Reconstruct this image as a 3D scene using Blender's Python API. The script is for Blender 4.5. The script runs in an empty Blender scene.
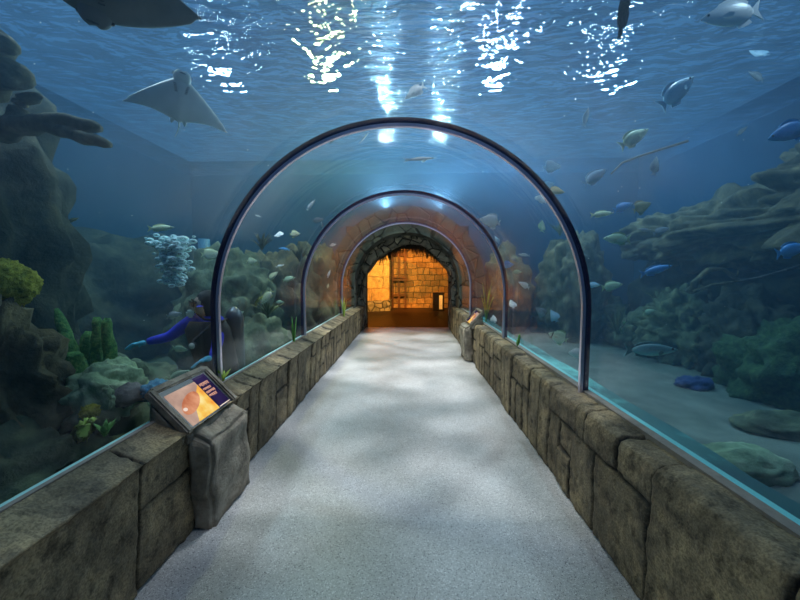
import bpy, bmesh, math, random
import numpy as np
from mathutils import Vector, Matrix, noise, Euler
R = math.radians
rnd = random.Random(11)
S = bpy.context.scene
COL = S.collection

# ------------------------------------------------------------------ camera
F = 350.0
cam_d = bpy.data.cameras.new('camera')
cam_d.sensor_width = 36; cam_d.lens = F / 800 * 36; cam_d.clip_start = .02
cam = bpy.data.objects.new('camera', cam_d); COL.objects.link(cam)
cam.location = (0, 0, 1.6)
cam.rotation_euler = (R(90 - 4.25), 0, R(1.64))
S.camera = cam
CM = cam.rotation_euler.to_matrix()
CR, CU, CF = CM @ Vector((1, 0, 0)), CM @ Vector((0, 1, 0)), CM @ Vector((0, 0, -1))
EYE = Vector((0, 0, 1.6))

def at(px, py, d):
    """world point d metres ahead in the direction of a pixel of the photograph"""
    return EYE + CF * d + CR * ((px - 400) / F * d) + CU * (-(py - 300) / F * d)

# ------------------------------------------------------------------ materials
def new_mat(name):
    m = bpy.data.materials.new(name); m.use_nodes = True
    nt = m.node_tree
    for n in list(nt.nodes): nt.nodes.remove(n)
    out = nt.nodes.new('ShaderNodeOutputMaterial')
    return m, nt, out

def N(nt, typ, **kw):
    n = nt.nodes.new(typ)
    for k, v in kw.items():
        if k.startswith('i_'):
            key = k[2:].replace('_', ' ')
            n.inputs[key].default_value = v
        else:
            setattr(n, k, v)
    return n

def ramp(nt, stops, interp='LINEAR'):
    n = nt.nodes.new('ShaderNodeValToRGB'); n.color_ramp.interpolation = interp
    e = n.color_ramp.elements
    while len(e) < len(stops): e.new(.5)
    for el, (p, c) in zip(e, stops):
        el.position = p; el.color = (*c, 1)
    return n

def c4(c): return (*c, 1)

def rough_mat(name, c1, c2, scale=6, rough=.8, bump=.3, bscale=30, c3=None, metal=0, spec=.5, coords='Object'):
    """two or three tone noise-coloured surface with a fine bump"""
    m, nt, out = new_mat(name); L = nt.links.new
    tc = N(nt, 'ShaderNodeTexCoord')
    nz = N(nt, 'ShaderNodeTexNoise', i_Scale=scale, i_Detail=7, i_Roughness=.62)
    L(tc.outputs[coords], nz.inputs['Vector'])
    st = [(.32, c1), (.66, c2)] if c3 is None else [(.3, c1), (.52, c2), (.72, c3)]
    rp = ramp(nt, st); L(nz.outputs['Fac'], rp.inputs[0])
    b = N(nt, 'ShaderNodeBsdfPrincipled', i_Roughness=rough, i_Metallic=metal)
    b.inputs['Specular IOR Level'].default_value = spec
    L(rp.outputs[0], b.inputs['Base Color'])
    if bump:
        n2 = N(nt, 'ShaderNodeTexNoise', i_Scale=bscale, i_Detail=5, i_Roughness=.65)
        L(tc.outputs[coords], n2.inputs['Vector'])
        bp = N(nt, 'ShaderNodeBump', i_Strength=bump, i_Distance=.03)
        L(n2.outputs['Fac'], bp.inputs['Height']); L(bp.outputs[0], b.inputs['Normal'])
    L(b.outputs[0], out.inputs[0])
    return m

def plain(name, c, rough=.5, metal=0, emit=None, estr=0, spec=.5):
    m, nt, out = new_mat(name)
    b = N(nt, 'ShaderNodeBsdfPrincipled', i_Roughness=rough, i_Metallic=metal)
    b.inputs['Base Color'].default_value = c4(c)
    b.inputs['Specular IOR Level'].default_value = spec
    if emit:
        b.inputs['Emission Color'].default_value = c4(emit); b.inputs['Emission Strength'].default_value = estr
    nt.links.new(b.outputs[0], out.inputs[0])
    return m

def stone_mat():
    m, nt, out = new_mat('parapet_stone'); L = nt.links.new
    tc = N(nt, 'ShaderNodeTexCoord')
    at_ = N(nt, 'ShaderNodeAttribute', attribute_name='tint')
    jt = N(nt, 'ShaderNodeAttribute', attribute_name='joint')
    n1 = N(nt, 'ShaderNodeTexNoise', i_Scale=3.2, i_Detail=8, i_Roughness=.65)
    n2 = N(nt, 'ShaderNodeTexNoise', i_Scale=95, i_Detail=3, i_Roughness=.6)
    n3 = N(nt, 'ShaderNodeTexNoise', i_Scale=11, i_Detail=6, i_Roughness=.7)
    for n in (n1, n2, n3): L(tc.outputs['Object'], n.inputs['Vector'])
    r1 = ramp(nt, [(.3, (.085, .068, .045)), (.5, (.25, .195, .12)), (.7, (.50, .38, .21))])
    L(n1.outputs['Fac'], r1.inputs[0])
    mt = N(nt, 'ShaderNodeMix', data_type='RGBA', blend_type='MULTIPLY'); mt.inputs[0].default_value = 1
    L(r1.outputs[0], mt.inputs[6]); L(at_.outputs['Color'], mt.inputs[7])
    r3 = ramp(nt, [(.34, (.16, .15, .14)), (.47, (.9, .9, .9)), (.72, (1.15, 1.12, 1.05))])
    L(n3.outputs['Fac'], r3.inputs[0])
    m2 = N(nt, 'ShaderNodeMix', data_type='RGBA', blend_type='MULTIPLY'); m2.inputs[0].default_value = .8
    L(mt.outputs[2], m2.inputs[6]); L(r3.outputs[0], m2.inputs[7])
    r2 = ramp(nt, [(.38, (.45, .45, .45)), (.6, (1.2, 1.2, 1.2))])
    L(n2.outputs['Fac'], r2.inputs[0])
    m3 = N(nt, 'ShaderNodeMix', data_type='RGBA', blend_type='MULTIPLY'); m3.inputs[0].default_value = .7
    L(m2.outputs[2], m3.inputs[6]); L(r2.outputs[0], m3.inputs[7])
    m4 = N(nt, 'ShaderNodeMix', data_type='RGBA')
    L(jt.outputs['Fac'], m4.inputs[0]); L(m3.outputs[2], m4.inputs[6]); m4.inputs[7].default_value = (.012, .011, .01, 1)
    b = N(nt, 'ShaderNodeBsdfPrincipled', i_Roughness=.72)
    b.inputs['Specular IOR Level'].default_value = .35
    L(m4.outputs[2], b.inputs['Base Color'])
    ad = N(nt, 'ShaderNodeMath', operation='MULTIPLY_ADD'); ad.inputs[1].default_value = .18
    L(n2.outputs['Fac'], ad.inputs[0]); L(n3.outputs['Fac'], ad.inputs[2])
    bp = N(nt, 'ShaderNodeBump', i_Strength=.4, i_Distance=.02)
    L(ad.outputs[0], bp.inputs['Height']); L(bp.outputs[0], b.inputs['Normal'])
    L(b.outputs[0], out.inputs[0])
    return m

def floor_mat():
    m, nt, out = new_mat('terrazzo_floor'); L = nt.links.new
    tc = N(nt, 'ShaderNodeTexCoord')
    v = N(nt, 'ShaderNodeTexVoronoi', i_Scale=190); L(tc.outputs['Object'], v.inputs['Vector'])
    r = ramp(nt, [(0, (.2, .2, .21)), (.12, (.44, .44, .44)), (.25, (.52, .52, .52)), (.85, (.58, .58, .58)), (.95, (.8, .8, .8))])
    sp = N(nt, 'ShaderNodeSeparateColor'); L(v.outputs['Color'], sp.inputs[0]); L(sp.outputs[0], r.inputs[0])
    n = N(nt, 'ShaderNodeTexNoise', i_Scale=1.6, i_Detail=5, i_Roughness=.6); L(tc.outputs['Object'], n.inputs['Vector'])
    r2 = ramp(nt, [(.35, (.78, .77, .76)), (.65, (1, 1, 1))]); L(n.outputs['Fac'], r2.inputs[0])
    mx = N(nt, 'ShaderNodeMix', data_type='RGBA', blend_type='MULTIPLY'); mx.inputs[0].default_value = 1
    L(r.outputs[0], mx.inputs[6]); L(r2.outputs[0], mx.inputs[7])
    b = N(nt, 'ShaderNodeBsdfPrincipled', i_Roughness=.42); L(mx.outputs[2], b.inputs['Base Color'])
    b.inputs['Specular IOR Level'].default_value = .35
    bp = N(nt, 'ShaderNodeBump', i_Strength=.05, i_Distance=.01); L(v.outputs['Distance'], bp.inputs['Height']); L(bp.outputs[0], b.inputs['Normal'])
    L(b.outputs[0], out.inputs[0])
    return m

def acrylic_mat():
    m, nt, out = new_mat('clear_acrylic'); L = nt.links.new
    tc = N(nt, 'ShaderNodeTexCoord')
    lw = N(nt, 'ShaderNodeLayerWeight', i_Blend=.5)
    pw = N(nt, 'ShaderNodeMath', operation='POWER'); pw.inputs[1].default_value = 4.0
    L(lw.outputs['Facing'], pw.inputs[0])
    ma = N(nt, 'ShaderNodeMath', operation='MULTIPLY_ADD', use_clamp=True); ma.inputs[1].default_value = .5; ma.inputs[2].default_value = .007
    L(pw.outputs[0], ma.inputs[0])
    mp = N(nt, 'ShaderNodeMapping'); mp.inputs['Scale'].default_value = (1.0, 4.0, 1.0)
    L(tc.outputs['Object'], mp.inputs[0])
    nz = N(nt, 'ShaderNodeTexNoise', i_Scale=2.6, i_Detail=3, i_Roughness=.5); L(mp.outputs[0], nz.inputs['Vector'])
    bp = N(nt, 'ShaderNodeBump', i_Strength=.05, i_Distance=.06); L(nz.outputs['Fac'], bp.inputs['Height'])
    g = N(nt, 'ShaderNodeBsdfGlossy', i_Roughness=.03); L(bp.outputs[0], g.inputs['Normal'])
    t = N(nt, 'ShaderNodeBsdfTransparent'); t.inputs[0].default_value = (.965, .985, .985, 1)
    mx = N(nt, 'ShaderNodeMixShader'); L(ma.outputs[0], mx.inputs[0]); L(t.outputs[0], mx.inputs[1]); L(g.outputs[0], mx.inputs[2])
    L(mx.outputs[0], out.inputs[0])
    return m

def water_volume_mat():
    m, nt, out = new_mat('tank_water'); L = nt.links.new
    a = N(nt, 'ShaderNodeVolumeAbsorption', i_Density=WATER_ABS); a.inputs[0].default_value = (.25, .67, .82, 1)
    s = N(nt, 'ShaderNodeVolumeScatter', i_Density=WATER_SCAT); s.inputs['Color'].default_value = (.30, .62, 1.0, 1)
    s.inputs['Anisotropy'].default_value = .25
    ad = N(nt, 'ShaderNodeAddShader'); L(a.outputs[0], ad.inputs[0]); L(s.outputs[0], ad.inputs[1])
    L(ad.outputs[0], out.inputs['Volume'])
    return m

def water_surface_mat():
    """underside of the rippled surface: part straight transmission broken by the ripples, part bent rays, part mirror"""
    m, nt, out = new_mat('rippled_water_surface'); L = nt.links.new
    tc = N(nt, 'ShaderNodeTexCoord')
    w = N(nt, 'ShaderNodeTexNoise', i_Scale=1.3, i_Detail=2); L(tc.outputs['Object'], w.inputs['Vector'])
    wa = N(nt, 'ShaderNodeVectorMath', operation='MULTIPLY_ADD'); wa.inputs[1].default_value = (.5, .5, 0)
    L(w.outputs['Color'], wa.inputs[0]); L(tc.outputs['Object'], wa.inputs[2])
    v = N(nt, 'ShaderNodeTexVoronoi', feature='SMOOTH_F1', i_Scale=3.6, i_Smoothness=.9); L(wa.outputs[0], v.inputs['Vector'])
    r = ramp(nt, [(.1, (.62, .63, .65)), (.62, (.95, .95, .95))]); L(v.outputs['Distance'], r.inputs[0])
    mpa = N(nt, 'ShaderNodeMapping'); mpa.inputs['Scale'].default_value = (.8, 1.5, 1); mpa.inputs['Rotation'].default_value = (0, 0, R(18))
    L(wa.outputs[0], mpa.inputs[0])
    n2 = N(nt, 'ShaderNodeTexNoise', i_Scale=3.4, i_Detail=2.5, i_Roughness=.5); L(mpa.outputs[0], n2.inputs['Vector'])
    bp = N(nt, 'ShaderNodeBump', i_Strength=1, i_Distance=.30); L(n2.outputs['Fac'], bp.inputs['Height'])
    mpb = N(nt, 'ShaderNodeMapping'); mpb.inputs['Scale'].default_value = (.3, 2.6, 1); L(tc.outputs['Object'], mpb.inputs[0])
    n3 = N(nt, 'ShaderNodeTexNoise', i_Scale=4.0, i_Detail=3, i_Roughness=.5); L(mpb.outputs[0], n3.inputs['Vector'])
    bpb = N(nt, 'ShaderNodeBump', i_Strength=1, i_Distance=.14); L(n3.outputs['Fac'], bpb.inputs['Height'])
    t = N(nt, 'ShaderNodeBsdfTransparent'); L(r.outputs[0], t.inputs[0])
    rf = N(nt, 'ShaderNodeBsdfRefraction', i_IOR=1.2, i_Roughness=.05); rf.inputs[0].default_value = (.9, .97, 1, 1); L(bp.outputs[0], rf.inputs['Normal'])
    g = N(nt, 'ShaderNodeBsdfGlossy', i_Roughness=.02); L(bpb.outputs[0], g.inputs['Normal'])
    m1 = N(nt, 'ShaderNodeMixShader'); m1.inputs[0].default_value = .35; L(t.outputs[0], m1.inputs[1]); L(rf.outputs[0], m1.inputs[2])
    m2 = N(nt, 'ShaderNodeMixShader'); m2.inputs[0].default_value = .3; L(m1.outputs[0], m2.inputs[1]); L(g.outputs[0], m2.inputs[2])
    L(m2.outputs[0], out.inputs[0])
    return m

WATER_ABS, WATER_SCAT = .18, .030

M = {}
M['stone'] = stone_mat()
M['floor'] = floor_mat()
M['acrylic'] = acrylic_mat()
M['water'] = water_volume_mat()
M['surface'] = water_surface_mat()
M['rib_dark'] = plain('dark_blue_gasket', (.05, .05, .14), .25, .4)
M['rib_metal'] = plain('brushed_rib_metal', (.78, .73, .88), .35, .8)
M['seal'] = rough_mat('beige_sealant', (.24, .20, .17), (.34, .28, .24), 20, .7, .1)
M['navy'] = plain('navy_gasket', (.01, .02, .05), .5)
M['ledge'] = rough_mat('turquoise_ledge_lit_patches', (.015, .09, .10), (.03, .16, .17), .8, .6, .05, 30, (.22, .85, .78))  # bright turquoise patches paint in lit stretches, dark teal the shaded ones
M['pale_cyan'] = plain('pale_aqua_edge', (.45, .8, .78), .5)
M['cyan'] = plain('turquoise_edge_paint', (.22, .72, .74), .5)
M['sand'] = rough_mat('tank_sand', (.07, .10, .09), (.19, .235, .205), 1.6, .95, .4, 25)
M['blue_wall'] = rough_mat('blue_tank_paint', (.02, .06, .13), (.03, .085, .18), .5, .9, .1, 3)
M['rock'] = rough_mat('reef_rock', (.02, .032, .02), (.10, .13, .075), 3.5, .92, .9, 14, (.30, .32, .18))
M['rock_dark'] = rough_mat('dark_reef_rock', (.012, .018, .014), (.045, .052, .036), 3, .95, .9, 12, (.12, .115, .075))
M['rock_brown'] = rough_mat('brown_reef_rock', (.035, .036, .022), (.14, .12, .07), 3, .92, .9, 12, (.34, .28, .16))
M['rock_pale'] = rough_mat('pale_algae_rock', (.09, .17, .10), (.24, .36, .22), 5, .9, .6, 18, (.42, .5, .36))
def rubble_mat(name, c1, c2, c3, joint, scale):
    m, nt, out = new_mat(name); L = nt.links.new
    tc = N(nt, 'ShaderNodeTexCoord')
    v = N(nt, 'ShaderNodeTexVoronoi', feature='DISTANCE_TO_EDGE', i_Scale=scale); L(tc.outputs['Object'], v.inputs['Vector'])
    vc = N(nt, 'ShaderNodeTexVoronoi', i_Scale=scale); L(tc.outputs['Object'], vc.inputs['Vector'])
    n = N(nt, 'ShaderNodeTexNoise', i_Scale=5, i_Detail=7, i_Roughness=.65); L(tc.outputs['Object'], n.inputs['Vector'])
    sp = N(nt, 'ShaderNodeSeparateColor'); L(vc.outputs['Color'], sp.inputs[0])
    ad = N(nt, 'ShaderNodeMath', operation='MULTIPLY_ADD'); ad.inputs[1].default_value = .35; L(sp.outputs[0], ad.inputs[0]); L(n.outputs['Fac'], ad.inputs[2])
    r = ramp(nt, [(.45, c1), (.65, c2), (.9, c3)]); L(ad.outputs[0], r.inputs[0])
    rj = ramp(nt, [(.02, (1, 1, 1)), (.06, (0, 0, 0))]); L(v.outputs['Distance'], rj.inputs[0])
    mx = N(nt, 'ShaderNodeMix', data_type='RGBA'); L(rj.outputs[0], mx.inputs[0]); L(r.outputs[0], mx.inputs[6]); mx.inputs[7].default_value = c4(joint)
    b = N(nt, 'ShaderNodeBsdfPrincipled', i_Roughness=.85); L(mx.outputs[2], b.inputs['Base Color'])
    sb = N(nt, 'ShaderNodeMath', operation='SUBTRACT'); L(n.outputs['Fac'], sb.inputs[0]); L(rj.outputs[0], sb.inputs[1])
    bp = N(nt, 'ShaderNodeBump', i_Strength=.8, i_Distance=.05); L(sb.outputs[0], bp.inputs['Height']); L(bp.outputs[0], b.inputs['Normal'])
    L(b.outputs[0], out.inputs[0])
    return m
M['portal'] = rubble_mat('portal_stone', (.08, .08, .065), (.2, .19, .15), (.36, .33, .25), (.012, .012, .01), 3.2)
M['collar'] = rubble_mat('dark_collar_stone', (.025, .035, .03), (.06, .07, .058), (.11, .115, .09), (.006, .008, .007), 2.6)
M['lobby_floor'] = rough_mat('polished_brown_floor', (.010, .005, .003), (.018, .009, .005), 3, .5, .05, 20, spec=.12)
M['coral_yellow'] = rough_mat('yellow_green_brain_coral', (.16, .18, .015), (.5, .48, .05), 30, .9, 1, 45, (.75, .66, .12))
M['coral_brown'] = rough_mat('brown_branch_coral', (.06, .06, .035), (.15, .135, .08), 8, .9, .6, 30, (.26, .23, .15))
M['coral_green'] = rough_mat('green_pillar_coral', (.03, .12, .04), (.12, .34, .08), 26, .95, .9, 50, (.36, .52, .15))
M['plant_green'] = rough_mat('green_weed', (.06, .22, .04), (.16, .42, .08), 12, .7, .2)
M['plant_lime'] = rough_mat('lime_weed', (.26, .42, .05), (.5, .62, .12), 12, .7, .2)
M['plant_olive'] = rough_mat('olive_weed', (.07, .10, .03), (.17, .2, .07), 12, .8, .2)
M['coral_blue'] = rough_mat('blue_coral', (.03, .17, .33), (.07, .32, .5), 14, .9, .5, 30)
M['coral_grey'] = rough_mat('grey_coral', (.06, .07, .08), (.16, .17, .18), 8, .9, .5, 30)

# ------------------------------------------------------------------ mesh helpers
def link_bm(name, bm, mat, parent=None, smooth=False, mats=None):
    me = bpy.data.meshes.new(name)
    bmesh.ops.recalc_face_normals(bm, faces=bm.faces)
    bm.to_mesh(me); bm.free()
    for m in (mats or [mat]): me.materials.append(m)
    if smooth:
        for p in me.polygons: p.use_smooth = True
    o = bpy.data.objects.new(name, me); COL.objects.link(o)
    if parent: o.parent = parent
    return o

def tag(o, label, cat, group=None, kind=None):
    o['label'] = label; o['category'] = cat
    if group: o['group'] = group
    if kind: o['kind'] = kind
    return o

def struct(o):
    o['kind'] = 'structure'; return o

def empty(name, loc, label=None, cat=None, group=None):
    o = bpy.data.objects.new(name, None); o.empty_display_size = .05
    o.location = loc; COL.objects.link(o)
    if label: tag(o, label, cat, group)
    return o

def box(bm, x0, x1, y0, y1, z0, z1, mi=0, mtx=None):
    vs = [bm.verts.new((x, y, z)) for x in (x0, x1) for y in (y0, y1) for z in (z0, z1)]
    if mtx:
        for v in vs: v.co = mtx @ v.co
    fs = [(0, 1, 3, 2), (4, 6, 7, 5), (0, 4, 5, 1), (2, 3, 7, 6), (0, 2, 6, 4), (1, 5, 7, 3)]
    for f in fs:
        fc = bm.faces.new([vs[i] for i in f]); fc.material_index = mi
    return vs

def bbox_obj(name, mat, parent, dims, bevel=0, mtx=None):
    bm = bmesh.new(); box(bm, *dims, mtx=mtx)
    if bevel: bmesh.ops.bevel(bm, geom=bm.edges[:], offset=bevel, segments=2, affect='EDGES')
    return link_bm(name, bm, mat, parent)

def tube(bm, pts, rads, n=10, flat=(1, 1), cap=True, up=Vector((0, 0, 1))):
    """loft a tube through pts; flat squashes it along the side / up directions"""
    pts = [Vector(p) for p in pts]
    rings = []
    for i, p in enumerate(pts):
        d = (pts[min(i + 1, len(pts) - 1)] - pts[max(i - 1, 0)]).normalized()
        u = up if abs(d.dot(up)) < .95 else Vector((1, 0, 0))
        s = d.cross(u).normalized(); w = s.cross(d).normalized()
        r = rads[i] if hasattr(rads, '__len__') else rads
        rings.append([bm.verts.new(p + s * math.cos(2 * math.pi * k / n) * r * flat[0] + w * math.sin(2 * math.pi * k / n) * r * flat[1]) for k in range(n)])
    for a, b in zip(rings, rings[1:]):
        for k in range(n):
            bm.faces.new((a[k], a[(k + 1) % n], b[(k + 1) % n], b[k]))
    if cap:
        bm.faces.new(rings[0][::-1]); bm.faces.new(rings[-1])

def fbm(p, o=4):
    return noise.fractal(p, 1.0, 2.0, o)

def blob(bm, c, r, sub=4, amp=.25, freq=1.6, seed=0, flat_bottom=None, ridge=.0):
    """a rock: displaced icosphere; r may be a triple"""
    r = r if hasattr(r, '__len__') else (r, r, r)
    res = bmesh.ops.create_icosphere(bm, subdivisions=sub, radius=1)
    off = Vector((seed * 7.3, seed * 3.1, seed * 5.7))
    for v in res['verts']:
        n = v.co.copy()
        k = 1 + amp * fbm(n * freq + off, 6)
        if ridge: k += ridge * (abs(noise.noise(n * freq * 2.3 + off)) - .25) + ridge * .22 * (abs(noise.noise(n * freq * 7 + off)) - .25) + (ridge * .12 * noise.noise(n * freq * 15 + off) if sub > 4 else 0)
        mr = (r[0] * r[1] * r[2]) ** (1 / 3) * .55 + min(r) * .45
        q = Vector((n.x * r[0], n.y * r[1], n.z * r[2])) + n * (k - 1) * mr
        v.co = Vector(c) + q
        if flat_bottom is not None and v.co.z < flat_bottom: v.co.z = flat_bottom
    return res['verts']

def rock(name, c, r, mat, label, cat='rock', sub=4, amp=.3, freq=1.5, seed=0, ridge=.25, group=None, floor_z=None):
    c = Vector(c); bm = bmesh.new()
    r3 = r if hasattr(r, '__len__') else (r, r, r)
    blob(bm, (0, 0, 0), r, sub, amp, freq, seed, None if floor_z is None else floor_z - c.z, ridge)
    for v in bm.verts:                      # stays inside the tank and clear of the tunnel
        w = v.co + c
        w.x = max(-TANK_W + .03, min(TANK_W - .03, w.x)); w.y = min(Y1 - .03, w.y); w.z = min(w.z, TANK_Z - .15)
        rm = 2.04 if w.y > 8.8 else 1.68 if w.z < .8 else RT + .1
        dx, dz = w.x - XC, max(0, w.z - ZC); dd = math.hypot(dx, dz)
        if dd < rm:
            k = rm / max(dd, .01); w.x = XC + dx * k
            if dz > 0: w.z = ZC + dz * k
        v.co = w - c
    o = link_bm(name, bm, M[mat], None, True); o.location = c
    return tag(o, label, cat, group)

# ------------------------------------------------------------------ tunnel numbers
XC, ZC, RT = -.090, 1.30, 1.375           # arch axis, spring height, inner radius
FL, FR = -1.34, 1.12                        # floor edges
TANK_W, TANK_Z, Y0, Y1 = 6.5, 4.5, -2.5, 10.4

def arch_profile(r, zlow, n=48):
    """points of a half circle on straight legs, from the left foot to the right foot"""
    p = [(XC - r, zlow)]
    for i in range(n + 1):
        a = math.pi - math.pi * i / n
        p.append((XC + r * math.cos(a), ZC + r * math.sin(a)))
    p.append((XC + r, zlow))
    return p

def arch_shell(name, r0, r1, ya, yb, zlow, mat, parent=None, n=48, segs=1):
    bm = bmesh.new()
    a, b = arch_profile(r0, zlow, n), arch_profile(r1, zlow, n)
    ys = [ya + (yb - ya) * i / segs for i in range(segs + 1)]
    A = [[bm.verts.new((x, y, z)) for x, z in a] for y in ys]
    B = [[bm.verts.new((x, y, z)) for x, z in b] for y in ys]
    m = len(a)
    for s in range(segs):
        for i in range(m - 1):
            bm.faces.new((A[s][i], A[s][i + 1], A[s + 1][i + 1], A[s + 1][i]))
            bm.faces.new((B[s][i], B[s + 1][i], B[s + 1][i + 1], B[s][i + 1]))
        for i in (0, m - 1):
            bm.faces.new((A[s][i], A[s + 1][i], B[s + 1][i], B[s][i]))
    for i in range(m - 1):
        bm.faces.new((A[0][i], B[0][i], B[0][i + 1], A[0][i + 1]))
        bm.faces.new((A[-1][i], A[-1][i + 1], B[-1][i + 1], B[-1][i]))
    o = link_bm(name, bm, mat, parent, True); o.data.set_sharp_from_angle(angle=R(50))
    return o

# ------------------------------------------------------------------ floor
bm = bmesh.new(); box(bm, FL - .12, FR + .12, Y0, 10.45, -.1, 0)
struct(link_bm('floor', bm, M['floor']))
bm = bmesh.new(); box(bm, -3.2, 3.2, 10.45, 17.2, -.1, 0)
struct(link_bm('floor_lobby', bm, M['lobby_floor']))

# ------------------------------------------------------------------ stone parapets
def make_blocks(explicit, ystart, yend, seed, tmax):
    """rectangles in (distance along the wall, distance up the profile)"""
    q = random.Random(seed); out = list(explicit); y = ystart
    while y < yend:
        w = q.uniform(.17, .42) if y < 5 else q.uniform(.2, .45)
        k = q.random()
        if k < .28: out.append((y, y + w, 0, tmax))
        elif k < .62:
            s = q.uniform(.3, .5); out += [(y, y + w, 0, s), (y, y + w, s, tmax)]
        elif k < .82:
            s = q.uniform(.42, .52); f = q.uniform(.4, .6)
            out += [(y, y + w * f, 0, s), (y + w * f, y + w, 0, s), (y, y + w, s, tmax)]
        else:
            s = q.uniform(.2, .28); s2 = q.uniform(.42, .52)
            out += [(y, y + w, 0, s), (y, y + w, s, s2), (y, y + w, s2, tmax)]
        y += w
    return out

def parapet(name, prof, blocks, seed, y_end):
    """prof: outline (x, z) from the floor up, over the top and down the tank side; displaced along its normal"""
    # resample outline
    P = [Vector((x, 0, z)) for x, z in prof]
    seg = [(b - a).length for a, b in zip(P, P[1:])]
    tot = sum(seg); nt_ = 140; te = tot - sum(seg[-2:])
    pts, ts = [], []
    for i in range(nt_ + 1):
        t = tot * i / nt_; a = t
        for k, s in enumerate(seg):
            if a <= s or k == len(seg) - 1:
                pts.append(P[k].lerp(P[k + 1], a / s)); break
            a -= s
        ts.append(t)
    nrm = []
    side = 1 if prof[0][0] < 0 else -1      # face points to the walkway
    for i in range(len(pts)):
        d = (pts[min(i + 2, nt_)] - pts[max(i - 2, 0)]).normalized()
        nrm.append(Vector((side * d.z, 0, -side * d.x)))
    ys = []; y = .15
    while y < y_end:
        ys.append(y); y += .004 + .0027 * y
    ys.append(y_end)
    B = np.array(blocks); q = random.Random(seed + 5)
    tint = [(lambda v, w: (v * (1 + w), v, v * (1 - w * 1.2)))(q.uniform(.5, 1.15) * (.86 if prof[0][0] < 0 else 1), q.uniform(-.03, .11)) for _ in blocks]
    push = [q.uniform(-.010, .010) for _ in blocks]
    verts, cols, jts = [], [], []
    for y in ys:
        for i, p in enumerate(pts):
            t = ts[i]
            wy = y + .022 * noise.noise(Vector((y * 3.1, t * 4, seed))) + .006 * noise.noise(Vector((y * 17, t * 17, seed)))
            wt = t + .02 * noise.noise(Vector((y * 3.3, t * 3, seed + 9))) + .006 * noise.noise(Vector((y * 19, t * 15, seed + 3)))
            ins = np.minimum(np.minimum(wy - B[:, 0], B[:, 1] - wy), np.minimum(wt - B[:, 2], B[:, 3] - wt))
            k = int(ins.argmax()); d = max(float(ins[k]), 0)
            gw = .0075 + .0012 * y
            g = max(0, 1 - d / gw)
            edge = max(0, 1 - d / .025)
            h = push[k] + .010 * fbm(Vector((y * 2.4, t * 2.4, seed + k * .37)), 5) + .007 * fbm(Vector((y * 13, t * 13, seed)), 5) - .004 * edge ** 2 - .026 * g - .010
            fade = min(1, max(0, (te - t) / .05))
            if t < .03: h = min(h, .0)
            verts.append((p.x + nrm[i].x * h * fade, y, max(0, p.z + nrm[i].z * h * fade)))
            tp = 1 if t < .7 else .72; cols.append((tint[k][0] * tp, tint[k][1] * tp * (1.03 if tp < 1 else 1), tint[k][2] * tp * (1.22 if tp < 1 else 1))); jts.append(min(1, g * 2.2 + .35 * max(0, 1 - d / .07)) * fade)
    n = len(pts); faces = []
    for a in range(len(ys) - 1):
        for b in range(n - 1):
            i = a * n + b; faces.append((i, i + 1, i + n + 1, i + n))
    faces.append(tuple((len(ys) - 1) * n + b for b in range(n)))
    faces.append(tuple(range(n)))
    me = bpy.data.meshes.new(name); me.from_pydata(verts, [], faces)
    ca = me.attributes.new('tint', 'FLOAT_COLOR', 'POINT'); ja = me.attributes.new('joint', 'FLOAT', 'POINT')
    ca.data.foreach_set('color', [c for t in cols for c in (*t, 1)]); ja.data.foreach_set('value', jts)
    bm = bmesh.new(); bm.from_mesh(me); bmesh.ops.recalc_face_normals(bm, faces=bm.faces); bm.to_mesh(me); bm.free()
    me.materials.append(M['stone'])
    for p in me.polygons: p.use_smooth = True
    o = bpy.data.objects.new(name, me); COL.objects.link(o)
    return struct(o)

T = 1.3
right_near = [(.1, 1.0, 0, T), (1.0, 1.6, 0, T), (1.6, 1.9, .5, T), (1.9, 2.24, .5, T), (2.24, 2.36, .49, T), (2.36, 2.82, .5, T),
              (1.6, 2.1, 0, .5), (2.1, 2.4, 0, .5), (2.4, 2.62, 0, .3), (2.4, 2.62, .3, .5), (2.62, 2.82, 0, .5)]
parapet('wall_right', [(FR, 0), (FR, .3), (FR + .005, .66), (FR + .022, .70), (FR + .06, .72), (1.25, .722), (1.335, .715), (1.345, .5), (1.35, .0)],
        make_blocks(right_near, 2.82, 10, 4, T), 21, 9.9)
left_near = [(.1, .75, 0, .52), (.1, .75, .52, T), (.75, 1.6, 0, T), (1.6, 2.12, 0, .43), (1.6, 2.12, .43, T), (2.12, 2.55, 0, .5), (2.12, 2.55, .5, T)]
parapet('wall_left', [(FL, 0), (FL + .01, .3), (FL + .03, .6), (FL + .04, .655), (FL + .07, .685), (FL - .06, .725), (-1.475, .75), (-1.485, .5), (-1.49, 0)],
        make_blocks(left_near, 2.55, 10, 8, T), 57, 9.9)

# sealant and gasket strips between the stone and the acrylic
for nm, xa, xb, z, mt in (('trim_1', 1.295, 1.348, .733, 'seal'), ('trim_2', -1.49, -1.465, .752, 'seal')):
    bm = bmesh.new(); box(bm, xa, xb, Y0, 9.9, z - .05, z); struct(link_bm(nm, bm, M[mt]))
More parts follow.
